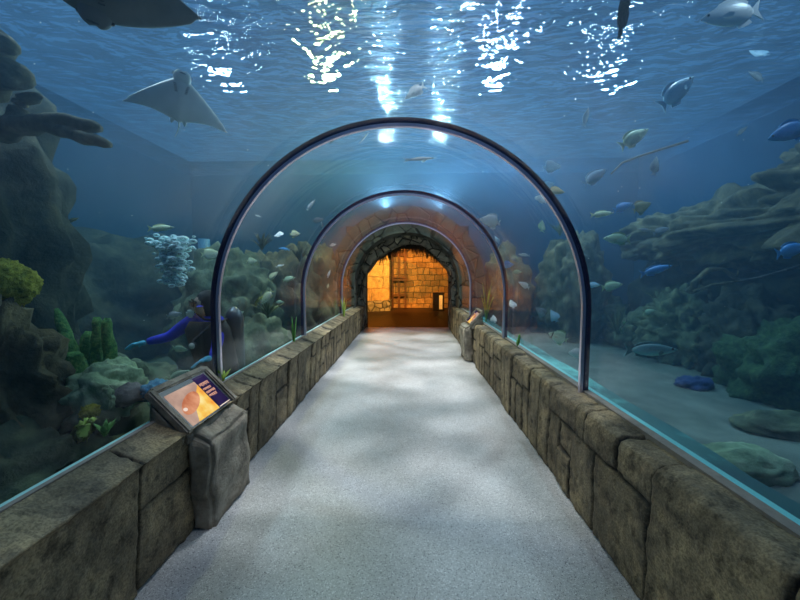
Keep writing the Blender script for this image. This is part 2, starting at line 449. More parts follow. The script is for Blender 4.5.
# turquoise painted ledges outside the glass, lit and shaded stretches put in by colour
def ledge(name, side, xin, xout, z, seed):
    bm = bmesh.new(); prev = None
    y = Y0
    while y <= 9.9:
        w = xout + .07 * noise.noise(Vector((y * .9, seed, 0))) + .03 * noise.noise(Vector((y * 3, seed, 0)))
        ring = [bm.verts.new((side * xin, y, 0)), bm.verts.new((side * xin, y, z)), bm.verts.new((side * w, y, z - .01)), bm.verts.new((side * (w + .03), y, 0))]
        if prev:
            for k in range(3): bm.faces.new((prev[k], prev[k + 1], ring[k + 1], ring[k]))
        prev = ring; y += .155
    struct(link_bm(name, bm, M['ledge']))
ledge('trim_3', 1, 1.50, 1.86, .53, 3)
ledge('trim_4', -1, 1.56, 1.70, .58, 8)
for nm, xa, xb, z, mt in (('trim_6', 1.35, 1.415, .69, 'navy'), ('trim_7', 1.416, 1.49, .665, 'cyan'), ('trim_8', -1.535, -1.51, .738, 'pale_cyan')):
    bm = bmesh.new(); box(bm, xa, xb, Y0, 9.85, z - .2, z); struct(link_bm(nm, bm, M[mt]))

# ------------------------------------------------------------------ acrylic panels and ribs
RIBS = [2.61, 4.80, 7.5]
yp = [Y0] + RIBS + [8.9]
PL = ['clear curved acrylic panel over the near walkway and the fish signs', 'clear curved acrylic panel between the nearest and middle rib arches',
      'clear curved acrylic panel beyond the middle rib arch', 'clear curved acrylic panel next to the dark end collar']
for i, (a, b) in enumerate(zip(yp, yp[1:])):
    o = arch_shell('acrylic_panel', RT + .004, RT + .06, a + .013, b - .013, .6, M['acrylic'], segs=1, n=64)
    tag(o, PL[i], 'glass panel')
RL = ['nearest and largest dark metal rib arch of the tunnel', 'middle dark metal rib arch of the tunnel', 'farthest and smallest thin rib arch of the tunnel']
for i, y in enumerate(RIBS):
    t = empty('tunnel_rib', (XC, y, .6), RL[i], 'arch rib')
    w = .0125
    g = arch_shell('gasket', RT + .008, RT + .048, y - w, y + w, .6, M['rib_dark'], n=64); g.parent = t; g.location = (-XC, -y, -.6)
    g = arch_shell('metal_strip', RT - .016, RT + .0075, y - w * 1.1, y + w * 1.1, .66, M['rib_metal'], n=64); g.parent = t; g.location = (-XC, -y, -.6)

# ------------------------------------------------------------------ dark collar and stone portal
struct(arch_shell('wall_collar', RT - .03, 2.0, 8.9, 9.95, 0, M['collar'], n=40, segs=4))
def opening():
    p = [(-1.31, 0), (-1.31, 1.35), (-1.27, 1.62), (-.98, 1.98), (-.62, 2.27), (-.3, 2.42), (0, 2.46), (.28, 2.42), (.56, 2.25), (.9, 1.98), (1.13, 1.66), (1.17, 1.35), (1.17, 0)]
    q = []
    for (a, b), (c, d) in zip(p, p[1:]):
        for k in range(6): q.append((a + (c - a) * k / 6, b + (d - b) * k / 6))
    return q + [p[-1]]
bm = bmesh.new(); op = opening(); n = len(op)
rings = []
for (y, gro) in ((9.8, 0), (9.84, -.03), (10.0, -.03), (10.25, 0), (10.5, .02)):
    r = []
    for x, z in op:
        d = Vector((x - XC, 0, z - 1.2)); d.normalize()
        k = gro * -1 + .05 * noise.noise(Vector((x * 2.3, y * 2, z * 2.3))) + .02 * noise.noise(Vector((x * 9, y * 5, z * 9)))
        r.append(bm.verts.new((x + d.x * k, y, max(0, z + d.z * k * (z > .01)))))
    rings.append(r)
for a, b in zip(rings, rings[1:]):
    for i in range(n - 1): bm.faces.new((a[i], a[i + 1], b[i + 1], b[i]))
outer = []                                         # front face of the portal, out to a wide round-headed frame
prev = rings[0]
for s in (.06, .14, .22, .30):
    r = []
    for i, (x, z) in enumerate(op):
        a = math.atan2(z - ZC, x - XC)
        if z > ZC: tx, tz = XC + 1.8 * math.cos(a), ZC + 1.8 * math.sin(a)
        else: tx, tz = XC + math.copysign(1.8, x - XC), z
        f = s / .30
        nz = .035 * noise.noise(Vector((x * 5 + s * 11, s * 9, z * 5)))
        r.append(bm.verts.new((x + (tx - x) * f, 9.8 + nz - .05 * math.sin(f * 3.1), z + (tz - z) * f)))
    for i in range(n - 1): bm.faces.new((prev[i], prev[i + 1], r[i + 1], r[i]))
    prev = r
struct(link_bm('wall_portal', bm, M['portal'], None, True))
# rough stone voussoirs that line the portal
bm = bmesh.new(); q = random.Random(5)
for i in range(19):
    a0, a1 = math.pi * (i / 19) + .008, math.pi * ((i + 1) / 19) - .008
    r0, r1 = 1.29 + q.uniform(-.02, .03), 1.62
    vs = []
    for y in (9.62 + q.uniform(-.02, .02), 9.85):
        for (r, a) in ((r0, a0), (r1, a0), (r1, a1), (r0, a1)):
            vs.append(bm.verts.new((XC + r * math.cos(a), y, ZC + r * math.sin(a))))
    for f in ((0, 1, 2, 3), (7, 6, 5, 4), (0, 4, 5, 1), (1, 5, 6, 2), (2, 6, 7, 3), (3, 7, 4, 0)): bm.faces.new([vs[j] for j in f])
for sx in (-1, 1):
    z = 0
    while z < ZC - .05:
        h = min(q.uniform(.22, .42), ZC - z)
        x0 = XC + sx * (1.29 + q.uniform(-.015, .03)); x1 = XC + sx * 1.62
        box(bm, min(x0, x1), max(x0, x1), 9.62 + q.uniform(-.02, .02), 9.85, z + .006, z + h - .006); z += h
bmesh.ops.bevel(bm, geom=bm.edges[:], offset=.018, segments=2, affect='EDGES')
struct(link_bm('trim_5', bm, M['portal'], None, True))
# thatch fringe hanging in the head of the opening
bm = bmesh.new(); q = random.Random(3)
for i in range(420):
    x = q.uniform(-.95, .85); y = q.uniform(10.28, 10.46)
    zt = 2.52 - .42 * abs(x) ** 1.5; ln = q.uniform(.12, .34)
    dx, dy = q.uniform(-.07, .07), q.uniform(-.05, .05); w = q.uniform(.005, .012)
    tube(bm, [(x, y, zt), (x + dx * .4, y + dy * .4, zt - ln * .5), (x + dx, y + dy, zt - ln)], [w, w, w * .3], 4)
M['thatch'] = rough_mat('dry_thatch', (.02, .016, .01), (.07, .05, .028), 20, .95, 0)
tag(link_bm('thatch_fringe', bm, M['thatch']), 'dark dry thatch fringe hanging in the top of the stone doorway', 'thatch', kind='stuff')

# ------------------------------------------------------------------ lobby behind the portal
def block_wall_mat(name, scale, c1, c2, mortar, bump=.8, ms=.02):
    m, nt, out = new_mat(name); L = nt.links.new
    tc = N(nt, 'ShaderNodeTexCoord'); n = N(nt, 'ShaderNodeTexNoise', i_Scale=2.0, i_Detail=3)
    L(tc.outputs['Object'], n.inputs['Vector'])
    mad = N(nt, 'ShaderNodeVectorMath', operation='MULTIPLY_ADD'); mad.inputs[1].default_value = (.2, .2, .2)
    L(n.outputs['Color'], mad.inputs[0]); L(tc.outputs['Object'], mad.inputs[2])
    sx = N(nt, 'ShaderNodeSeparateXYZ'); L(mad.outputs[0], sx.inputs[0])
    cx = N(nt, 'ShaderNodeCombineXYZ'); L(sx.outputs[0], cx.inputs[0]); L(sx.outputs[2], cx.inputs[1])
    bt = N(nt, 'ShaderNodeTexBrick', i_Scale=scale); bt.offset = .4; bt.squash = .7; bt.squash_frequency = 3
    bt.inputs['Mortar Size'].default_value = ms; bt.inputs['Mortar Smooth'].default_value = .4
    bt.inputs['Brick Width'].default_value = .62; bt.inputs['Row Height'].default_value = .42
    bt.inputs['Color1'].default_value = c4(c1); bt.inputs['Color2'].default_value = c4(c2); bt.inputs['Mortar'].default_value = c4(mortar)
    L(cx.outputs[0], bt.inputs['Vector'])
    n2 = N(nt, 'ShaderNodeTexNoise', i_Scale=6, i_Detail=7, i_Roughness=.7); L(tc.outputs['Object'], n2.inputs['Vector'])
    r = ramp(nt, [(.3, (.5, .48, .45)), (.65, (1.1, 1.1, 1.1))]); L(n2.outputs['Fac'], r.inputs[0])
    mx = N(nt, 'ShaderNodeMix', data_type='RGBA', blend_type='MULTIPLY'); mx.inputs[0].default_value = 1
    L(bt.outputs['Color'], mx.inputs[6]); L(r.outputs[0], mx.inputs[7])
    b = N(nt, 'ShaderNodeBsdfPrincipled', i_Roughness=.8); L(mx.outputs[2], b.inputs['Base Color'])
    sb = N(nt, 'ShaderNodeMath', operation='SUBTRACT'); L(n2.outputs['Fac'], sb.inputs[0]); L(bt.outputs['Fac'], sb.inputs[1])
    bp = N(nt, 'ShaderNodeBump', i_Strength=bump, i_Distance=.06); L(sb.outputs[0], bp.inputs['Height']); L(bp.outputs[0], b.inputs['Normal'])
    L(b.outputs[0], out.inputs[0])
    return m
M['lobby_stone'] = block_wall_mat('sandstone_blocks', 1.5, (.40, .25, .11), (.19, .11, .045), (.03, .016, .008))
M['lobby_plaster'] = block_wall_mat('pale_sandstone', .8, (.5, .36, .18), (.44, .31, .15), (.2, .13, .06), .5, .012)
M['timber'] = rough_mat('brown_timber', (.05, .018, .006), (.13, .045, .014), 8, .7, .4, 20)
M['lobby_dark'] = rough_mat('dark_lobby_plaster', (.06, .04, .025), (.12, .08, .05), 2, .9, .2)
bm = bmesh.new(); box(bm, -.95, 3.2, 16.6, 16.8, 0, 3.4); struct(link_bm('wall_lobby_back', bm, M['lobby_stone']))
bm = bmesh.new()                                    # nearer pale stone wall turned to the light on the left
vs = [(-2.4, 14.6), (-.92, 15.4), (-.92, 16.7), (-2.4, 16.7)]
lo = [bm.verts.new((x, y, .42)) for x, y in vs]; hi = [bm.verts.new((x, y, 3.4)) for x, y in vs]
for i in range(4): bm.faces.new((lo[i], lo[(i + 1) % 4], hi[(i + 1) % 4], hi[i]))
bm.faces.new(lo[::-1]); bm.faces.new(hi)
struct(link_bm('wall_lobby_left', bm, M['lobby_plaster']))
bm = bmesh.new()                                    # low plinth under it
vs = [(-2.4, 14.4), (-.86, 15.2), (-.86, 16.7), (-2.4, 16.7)]
lo = [bm.verts.new((x, y, 0)) for x, y in vs]; hi = [bm.verts.new((x, y, .44)) for x, y in vs]
for i in range(4): bm.faces.new((lo[i], lo[(i + 1) % 4], hi[(i + 1) % 4], hi[i]))
bm.faces.new(lo[::-1]); bm.faces.new(hi)
struct(link_bm('baseboard_lobby', bm, M['portal']))
bm = bmesh.new(); box(bm, -3.2, -3.0, 10.5, 16.8, 0, 3.4); struct(link_bm('wall_lobby_side', bm, M['lobby_dark']))
bm = bmesh.new(); box(bm, 3.0, 3.2, 10.5, 16.8, 0, 3.4); struct(link_bm('wall_lobby_right', bm, M['lobby_dark']))
bm = bmesh.new(); box(bm, -3.2, 3.2, 10.5, 16.8, 3.4, 3.5); struct(link_bm('ceiling', bm, M['lobby_dark']))
bm = bmesh.new(); box(bm, -3.2, -1.29, 10.5, 10.6, 0, 3.4); box(bm, 1.15, 3.2, 10.5, 10.6, 0, 3.4); box(bm, -1.29, 1.15, 10.5, 10.6, 2.35, 3.4)
struct(link_bm('wall_lobby_front', bm, M['lobby_dark']))
t = empty('timber_screen', (-.5, 16.5, 0), 'tall brown timber post frame against the orange lit stone wall', 'timber frame')
for x in (-.33, -.02, .28):
    bbox_obj('post', M['timber'], t, (x - .05, x + .05, -.06, .06, 0, 2.75), .012)
for z in (.62, 1.32, 1.45, 2.5):
    bbox_obj('rail', M['timber'], t, (-.4, .4, -.09, -.05, z - .045, z + .045), .01)
t = empty('bin', (1.24, 15.3, 0), 'dark waste bin with a white side panel in the orange room', 'bin')
M['bin'] = plain('dark_bin', (.012, .01, .01), .35); M['white'] = plain('white_panel', (.75, .75, .72), .5)
bbox_obj('body', M['bin'], t, (-.24, .24, -.2, .2, 0, .74), .015)
bbox_obj('lid', M['bin'], t, (-.26, .26, -.22, .22, .745, .8), .015)
bbox_obj('side_panel', M['white'], t, (.02, .16, -.212, -.203, .08, .68))

# ------------------------------------------------------------------ tank shell, water
bm = bmesh.new(); box(bm, -TANK_W, FL - .1, Y0, Y1, -.1, 0); box(bm, FR + .1, TANK_W, Y0, Y1, -.1, 0)
struct(link_bm('floor_tank', bm, M['sand']))
bm = bmesh.new(); box(bm, -TANK_W - .2, -TANK_W, Y0, Y1 + .1, 0, TANK_Z + .4); struct(link_bm('wall_tank_left', bm, M['blue_wall']))
bm = bmesh.new(); box(bm, TANK_W, TANK_W + .2, Y0, Y1 + .1, 0, TANK_Z + .4); struct(link_bm('wall_tank_right', bm, M['blue_wall']))
bm = bmesh.new()
box(bm, -TANK_W, XC - 1.8, Y1, Y1 + .09, 0, TANK_Z + .4); box(bm, XC + 1.8, TANK_W, Y1, Y1 + .09, 0, TANK_Z + .4); box(bm, XC - 1.8, XC + 1.8, Y1, Y1 + .09, 3.0, TANK_Z + .4)
struct(link_bm('wall_tank_far', bm, M['blue_wall']))
bm = bmesh.new(); box(bm, -TANK_W, TANK_W, Y0 - .2, Y0, 0, TANK_Z + .4); struct(link_bm('wall_tank_near', bm, M['blue_wall']))
# water body: box with the tunnel cut out
bm = bmesh.new()
W = TANK_W - .01
prof = [(-W, .005), (XC - RT - .065, .005)] + arch_profile(RT + .065, .01, 48) + [(XC + RT + .065, .005), (W, .005), (W, TANK_Z - .02), (-W, TANK_Z - .02)]
A = [bm.verts.new((x, Y0 + .01, z)) for x, z in prof]; Bv = [bm.verts.new((x, Y1 - .01, z)) for x, z in prof]
for i in range(len(prof)):
    j = (i + 1) % len(prof); bm.faces.new((A[i], A[j], Bv[j], Bv[i]))
for ring in (A, Bv):
    f = bm.faces.new(ring); bmesh.ops.triangulate(bm, faces=[f])
tag(link_bm('tank_water', bm, M['water']), 'deep blue water filling the tank around the glass tunnel', 'water', kind='stuff')
bm = bmesh.new()
nx, ny = 60, 60; grid = []
for j in range(ny + 1):
    row = []
    for i in range(nx + 1):
        x = -W + 2 * W * i / nx; y = Y0 + .01 + (Y1 - Y0 - .02) * j / ny
        row.append(bm.verts.new((x, y, TANK_Z + .03 * noise.noise(Vector((x * 1.4, y * 1.4, 0))))))
    grid.append(row)
for j in range(ny):
    for i in range(nx): bm.faces.new((grid[j][i], grid[j][i + 1], grid[j + 1][i + 1], grid[j + 1][i]))
tag(link_bm('water_surface', bm, M['surface'], None, True), 'rippled water surface overhead sparkling around the lamps', 'water surface', kind='stuff')
#CONTENT BEGIN
# ------------------------------------------------------------------ fish
def fish_mat(name, back, belly, fin, rough=.4, spec=.5):
    """body colour runs from back to belly along the fish's own height, fins separate"""
    m, nt, out = new_mat(name); L = nt.links.new
    tc = N(nt, 'ShaderNodeTexCoord'); sx = N(nt, 'ShaderNodeSeparateXYZ'); L(tc.outputs['Generated'], sx.inputs[0])
    nz = N(nt, 'ShaderNodeTexNoise', i_Scale=30, i_Detail=3); L(tc.outputs['Object'], nz.inputs['Vector'])
    ad = N(nt, 'ShaderNodeMath', operation='MULTIPLY_ADD'); ad.inputs[1].default_value = .25; L(nz.outputs['Fac'], ad.inputs[0]); L(sx.outputs[2], ad.inputs[2])
    r = ramp(nt, [(.42, belly), (.85, back)]); L(ad.outputs[0], r.inputs[0])
    b = N(nt, 'ShaderNodeBsdfPrincipled', i_Roughness=rough); L(r.outputs[0], b.inputs['Base Color'])
    b.inputs['Specular IOR Level'].default_value = spec
    L(b.outputs[0], out.inputs[0])
    return m, plain(name + '_fin', fin, .5, spec=spec)
FM = {
    'silver': fish_mat('silver_fish_skin', (.55, .62, .66), (.85, .9, .9), (.6, .68, .7)),
    'pale': fish_mat('pale_yellow_fish_skin', (.62, .68, .42), (.85, .88, .68), (.6, .64, .35)),
    'green': fish_mat('pale_green_fish_skin', (.35, .55, .38), (.7, .85, .66), (.4, .55, .35)),
    'blue': fish_mat('blue_fish_skin', (.08, .35, .8), (.25, .6, .95), (.1, .4, .8)),
    'lblue': fish_mat('light_blue_fish_skin', (.35, .6, .8), (.6, .85, 1), (.4, .65, .85)),
    'teal': fish_mat('teal_fish_skin', (.10, .24, .27), (.6, 1, .95), (.15, .35, .36)),
    'olive': fish_mat('olive_fish_skin', (.16, .18, .09), (.36, .36, .2), (.2, .2, .1)),
    'dark': fish_mat('dark_fish_skin', (.006, .006, .008), (.008, .008, .01), (.006, .006, .008), .9, .02),
    'gold': fish_mat('golden_fish_skin', (.7, .5, .22), (.9, .78, .5), (.8, .6, .25)),
    'grey': fish_mat('grey_fish_skin', (.16, .2, .24), (.4, .45, .48), (.2, .24, .28)),
    'white': fish_mat('white_fish_skin', (.8, .84, .88), (.95, .95, .95), (.85, .9, .95)),
}
M['eye'] = plain('fish_eye', (.004, .004, .005), .15)
M['stripe'] = plain('dark_fish_band', (.01, .012, .012), .5)

SHAPES = {  # height/length, width/length, tail spread, belly profile power, dorsal height
    'oval': (.40, .15, .17, .75, .07), 'disc': (.60, .13, .15, .6, .10), 'slim': (.24, .13, .12, .85, .05), 'shark': (.13, .11, .035, .8, .03), 'needle': (.10, .07, .06, 1.0, .02),
}
def plate(bm, pts, th):
    """thin fin: closed outline in the XZ plane with thickness that thins to its tip"""
    a = [bm.verts.new((x, th, z)) for x, z in pts]; b = [bm.verts.new((x, -th, z)) for x, z in pts]
    bm.faces.new(a); bm.faces.new(b[::-1])
    for i in range(len(pts)):
        j = (i + 1) % len(pts); bm.faces.new((a[i], b[i], b[j], a[j]))

PARTS = {}
def fish_meshes(shape):
    """unit-length meshes of the parts, nose at +X .5, built once per shape"""
    if shape in PARTS: return PARTS[shape]
    h, w, ts, pw, dh = SHAPES[shape]
    res = {}
    bm = bmesh.new(); rings = []
    st = [-.36, -.30, -.22, -.12, 0, .12, .24, .34, .42, .475, .5]
    def prof(x):
        t = (x + .36) / .86
        v = max(.0, math.sin(math.pi * min(1, t ** pw * .97 + .03)))
        return max(v ** .8, .16 if t < .2 else .02)
    for x in st:
        k = prof(x); n = 14
        rings.append([bm.verts.new((x, w / 2 * k * math.cos(2 * math.pi * i / n), h / 2 * k * math.sin(2 * math.pi * i / n) * (1 if math.sin(2 * math.pi * i / n) > 0 else .92))) for i in range(n)])
    for a, b in zip(rings, rings[1:]):
        for i in range(14): bm.faces.new((a[i], a[(i + 1) % 14], b[(i + 1) % 14], b[i]))
    bm.faces.new(rings[0]); bm.faces.new(rings[-1][::-1])
    res['body'] = bm
    bm = bmesh.new(); s = ts
    plate(bm, [(-.34, .028 + h * .03), (-.42, s * .6), (-.5, s), (-.455, s * .3), (-.44, 0), (-.455, -s * .3), (-.5, -s), (-.42, -s * .6), (-.34, -.028 - h * .03)], .008)
    res['tail_fin'] = bm
    bm = bmesh.new(); top = lambda x: h / 2 * prof(x) - .01
    xs = [.2, .1, 0, -.1, -.2, -.28]
    plate(bm, [(x, top(x)) for x in xs] + [(x - .03, top(x) + dh * (.55 + .45 * math.sin(3.1 * (i + .6) / 6))) for i, x in reversed(list(enumerate(xs)))], .006)
    res['dorsal_fin'] = bm
    bm = bmesh.new(); xs = [-.05, -.13, -.2, -.27]
    plate(bm, [(x, -top(x) * .92 + .004) for x in xs] + [(x - .04, -top(x) * .92 - dh * .85) for x in reversed(xs)], .006)
    res['anal_fin'] = bm
    for sd in (1, -1):
        bm = bmesh.new(); k = prof(.2) * w / 2
        pts = [(.2, k * .9, -.03), (.12, k + .03, .0), (.05, k + .055, -.035), (.08, k + .045, -.085), (.16, k + .01, -.07)]
        a = [bm.verts.new((x, sd * y, z)) for x, y, z in pts]; b = [bm.verts.new((x, sd * (y + .006), z)) for x, y, z in pts]
        bm.faces.new(a); bm.faces.new(b[::-1])
        for i in range(5): bm.faces.new((a[i], a[(i + 1) % 5], b[(i + 1) % 5], b[i]))
        res['pectoral_fin' + ('' if sd > 0 else '_')] = bm
        bm = bmesh.new(); bmesh.ops.create_uvsphere(bm, u_segments=10, v_segments=6, radius=.022)
        bmesh.ops.translate(bm, verts=bm.verts, vec=(.385, sd * (prof(.385) * w / 2 * .92), h * .09))
        res['eye' + ('' if sd > 0 else '_')] = bm
    if shape == 'disc':
        bm = bmesh.new()
        for x in (.30,):
            k0, k1 = prof(x - .025) * 1.03, prof(x + .025) * 1.03
            ra = [bm.verts.new((x - .025, w / 2 * k0 * math.cos(a), h / 2 * k0 * math.sin(a))) for a in [2 * math.pi * i / 14 for i in range(14)]]
            rb = [bm.verts.new((x + .025, w / 2 * k1 * math.cos(a), h / 2 * k1 * math.sin(a))) for a in [2 * math.pi * i / 14 for i in range(14)]]
            for i in range(14): bm.faces.new((ra[i], ra[(i + 1) % 14], rb[(i + 1) % 14], rb[i]))
        res['band'] = bm
    out = {}
    for k, bm in res.items():
        me = bpy.data.meshes.new(k.strip('_')); bmesh.ops.recalc_face_normals(bm, faces=bm.faces); bm.to_mesh(me); bm.free()
        me.materials.append(M['eye'])
        for p in me.polygons: p.use_smooth = k[:4] in ('body', 'eye', 'eye_')
        out[k] = me
    PARTS[shape] = out
    return out

def face_basis(fwd, up):
    f = fwd.normalized(); s = up.cross(f).normalized(); u = f.cross(s)
    return Matrix((f, s, u)).transposed()

def fish(px, py, ln, d, ang, shape, mat, label, yaw=0, name='fish', group=None, cat='fish', flip=None, small=False):
    """ln: length as it shows in the photo's pixels at d metres; ang: heading on the picture plane (0 right, 90 up); yaw turns it in depth"""
    a = R(ang); h = CR * math.cos(a) + CU * math.sin(a)
    fwd = h * math.cos(R(yaw)) + CF * math.sin(R(yaw))
    left = math.cos(a) < -.01 if flip is None else flip
    up = (CR * -math.sin(a) + CU * math.cos(a)) * (-1 if left else 1)
    L = ln * d / F / max(.5, math.cos(R(yaw)))
    t = empty(name, at(px, py, d), label, cat, group)
    t.rotation_euler = face_basis(fwd, up).to_euler(); t.scale = (L, L, L)
    body, fin = FM[mat]
    for k, me in fish_meshes(shape).items():
        if k == 'band' and mat != 'green': continue
        if small and k.strip('_') in ('eye', 'anal_fin', 'pectoral_fin'): continue
        o = bpy.data.objects.new(k.strip('_'), me); COL.objects.link(o); o.parent = t
        o.material_slots[0].link = 'OBJECT'
        o.material_slots[0].material = M['eye'] if k.startswith('eye') else M['stripe'] if k == 'band' else body if k == 'body' else fin
    return t

G1, G2 = 'pale fish seen through the glass left of the walkway', 'fish seen through the glass right of the walkway'
# left of the tunnel
fish(161, 228, 27, 4.2, 2, 'slim', 'pale', 'slim pale yellow fish above the plume of bubbles, heading right', group=G1)
fish(55, 276, 17, 3.6, 178, 'oval', 'blue', 'bright blue fish right of the yellow-green brain coral', group=G1)
fish(69, 267, 11, 4.0, 165, 'oval', 'olive', 'small olive fish just above the bright blue fish', group=G1)
fish(72, 256, 10, 4.6, 185, 'slim', 'grey', 'tiny grey slim fish above the small olive fish', group=G1, small=True)
fish(86, 256, 11, 4.6, 172, 'slim', 'pale', 'tiny pale slim fish right of the tiny grey one', group=G1, small=True)
fish(73, 220, 13, 4.0, 20, 'slim', 'olive', 'small olive-yellow fish at the lower tip of the dark rock tower', group=G1)
fish(211, 254, 15, 4.4, 10, 'disc', 'pale', 'round pale fish close to the nearest rib arch, above the diver', yaw=35, group=G1)
fish(174, 315, 16, 3.0, 12, 'oval', 'silver', 'silver fish just over the outstretched blue arm of the diver', group=G1)
fish(180, 349, 16, 2.75, -8, 'oval', 'green', 'pale green fish in front of the diver chest near the round gauge', group=G1)
fish(179, 376, 26, 2.5, 22, 'oval', 'green', 'pale green fish partly behind the top of the near sign', group=G1)
fish(252, 261, 9, 5.0, 5, 'disc', 'pale', 'small round pale fish right of the near rib, highest of a pair', yaw=30, group=G1)
fish(258, 216, 7, 5.4, 160, 'slim', 'silver', 'tiny silver fish high between the near and middle rib arches', group=G1, small=True)
fish(279, 234, 8, 5.0, 100, 'disc', 'white', 'small round white fish seen head on left of a pale yellow fish', yaw=50, group=G1)
fish(295, 234, 11, 4.8, 3, 'disc', 'pale', 'small pale yellow deep-bodied fish right of the round white fish', group=G1)
fish(311, 205, 14, 5.0, 52, 'slim', 'silver', 'slanting silver fish near the top left of the middle rib', group=G1)
fish(318, 220, 12, 5.4, 8, 'oval', 'grey', 'grey fish below the slanting silver fish by the middle rib', group=G1)
fish(322, 225, 8, 5.6, 100, 'slim', 'grey', 'tiny upright grey fish touching the grey fish by the middle rib', group=G1, small=True)
fish(273, 276, 13, 4.8, 42, 'oval', 'pale', 'pale yellow fish slanting up right over the dark left reef', group=G1)
fish(289, 279, 13, 4.9, 14, 'oval', 'green', 'pale green fish right of the slanting pale yellow fish', group=G1)
fish(267, 297, 18, 4.6, 232, 'oval', 'pale', 'largest pale fish of the left shoal, diving head down', group=G1)
fish(280, 302, 8, 5.0, 0, 'oval', 'green', 'small green fish right of the largest diving fish', group=G1)
fish(238, 314, 13, 4.6, 22, 'oval', 'green', 'pale green fish low beside the near rib left leg', group=G1)
fish(253, 322, 6, 5.0, 90, 'disc', 'grey', 'tiny grey fish right of the low pale green fish', yaw=40, group=G1, small=True)
fish(280, 266, 9, 4.8, 15, 'slim', 'white', 'tiny white slim fish above the slanting pale pair', group=G1, small=True)
fish(284, 249, 12, 5.6, 170, 'slim', 'blue', 'small slim blue fish in the middle of the left shoal', group=G1, small=True)
fish(333, 245, 7, 7.0, 15, 'oval', 'silver', 'tiny silver fish behind the glass past the middle rib, upper left', group=G1, small=True)
fish(329, 274, 9, 7.0, 72, 'slim', 'white', 'tiny upright white fish behind the glass past the middle rib', group=G1, small=True)
fish(328, 286, 5, 7.0, 80, 'oval', 'pale', 'tiniest pale fish under the tiny upright white fish', group=G1, small=True)
# overhead
fish(415, 92, 24, 4.4, 215, 'oval', 'silver', 'silver fish overhead between the two lines of sparkles', flip=True, group=G2)
fish(420, 159, 33, 4.6, 4, 'needle', 'silver', 'long thin silver fish inside the top of the nearest rib arch', group=G2)
fish(332, 141, 7, 2.9, 60, 'slim', 'dark', 'tiny dark fish under the top left of the nearest rib', group=G2, small=True)
fish(364, 138, 16, 4.4, 50, 'needle', 'grey', 'thin grey fish just below the nearest rib top', group=G2, small=True)
fish(625, 6, 72, 2.6, 80, 'shark', 'dark', 'black silhouetted fish hanging at the upper edge, tail down', flip=False, group=G2)
fish(731, 15, 62, 3.4, 190, 'oval', 'white', 'large white blurry fish near the upper right corner', group=G2)
# right of the tunnel
fish(552, 167, 19, 4.6, 8, 'disc', 'lblue', 'light blue fish just outside the upper right of the near rib', group=G2)
fish(556, 191, 18, 4.4, -8, 'oval', 'gold', 'golden fish touching the outside of the near rib', group=G2)
fish(549, 185, 12, 4.9, 20, 'disc', 'lblue', 'pale blue round fish behind the golden fish', group=G2)
fish(541, 199, 13, 5.2, 70, 'disc', 'silver', 'silver fish inside the near rib beside the golden fish', yaw=40, group=G2)
fish(595, 177, 28, 3.8, 34, 'oval', 'lblue', 'big light blue fish with a raised nose above the right shoal', group=G2)
fish(634, 138, 34, 3.8, 32, 'oval', 'green', 'large greenish translucent fish high on the right', group=G2)
fish(586, 117, 20, 5.8, 75, 'slim', 'grey', 'faint grey upright fish outside the near rib, high up', group=G2)
fish(655, 166, 20, 5.2, 80, 'oval', 'grey', 'faint grey fish with its nose up, right of the big light blue fish', group=G2)
fish(677, 92, 46, 3.6, 42, 'oval', 'lblue', 'large outlined pale blue fish slanting up in the upper right', group=G2)
fish(758, 53, 15, 4.4, 110, 'disc', 'lblue', 'small curved pale blue fish below the large white fish', yaw=40, group=G2)
fish(756, 76, 18, 4.6, 150, 'oval', 'grey', 'small grey-blue fish under the curved one, upper right', group=G2)
fish(789, 132, 46, 3.2, 200, 'oval', 'blue', 'big blue fish at the right edge with orange-brown rock behind', group=G2)
fish(742, 131, 15, 4.8, 40, 'slim', 'grey', 'small grey fish left of the big blue fish', group=G2)
fish(490, 221, 22, 5.4, 170, 'disc', 'white', 'white fish lit by a blue glow right of the middle rib', group=G2)
fish(497, 240, 9, 5.8, 120, 'oval', 'lblue', 'small light blue fish under the glowing white fish', group=G2, small=True)
fish(542, 226, 14, 5.2, 75, 'oval', 'green', 'small upright green fish inside the near rib on the right', yaw=30, group=G2)
fish(602, 214, 24, 4.2, 6, 'slim', 'pale', 'pale yellow fish over the right reef ridge, heading right', group=G2)
fish(623, 207, 21, 4.0, 22, 'oval', 'blue', 'bright blue fish right of the pale yellow one over the ridge', group=G2)
fish(642, 207, 20, 4.3, 25, 'disc', 'olive', 'olive fish right of the bright blue fish over the ridge', group=G2)
fish(617, 239, 28, 4.0, 178, 'oval', 'green', 'pale green fish heading left at the foot of the right ridge', group=G2)
fish(644, 230, 14, 4.6, 175, 'slim', 'grey', 'small grey fish above the pale green left-facing fish', group=G2, small=True)
fish(661, 231, 18, 4.6, 20, 'oval', 'grey', 'dull grey-green fish in front of the reef ridge', group=G2)
fish(656, 270, 34, 3.7, 15, 'slim', 'blue', 'blue fish alone before the dark cave of the right reef', group=G2)
fish(612, 286, 22, 4.2, 10, 'oval', 'green', 'green-grey fish under the blue fish, right of the near rib', group=G2)
fish(594, 285, 13, 4.4, 0, 'oval', 'lblue', 'small light blue fish half behind the near rib right leg', group=G2)
fish(558, 337, 21, 3.8, 158, 'disc', 'green', 'green banded butterfly fish low over the sand by the near rib', group=G2)
fish(575, 353, 14, 3.8, 175, 'disc', 'silver', 'round silver fish right of the banded butterfly fish', group=G2)
fish(651, 350, 54, 3.4, 0, 'slim', 'teal', 'long dark fish with bright teal belly gliding over the sand', group=G2)
fish(524, 285, 13, 5.2, 150, 'oval', 'silver', 'pale silver fish low between the middle and near ribs, heading left', group=G2)
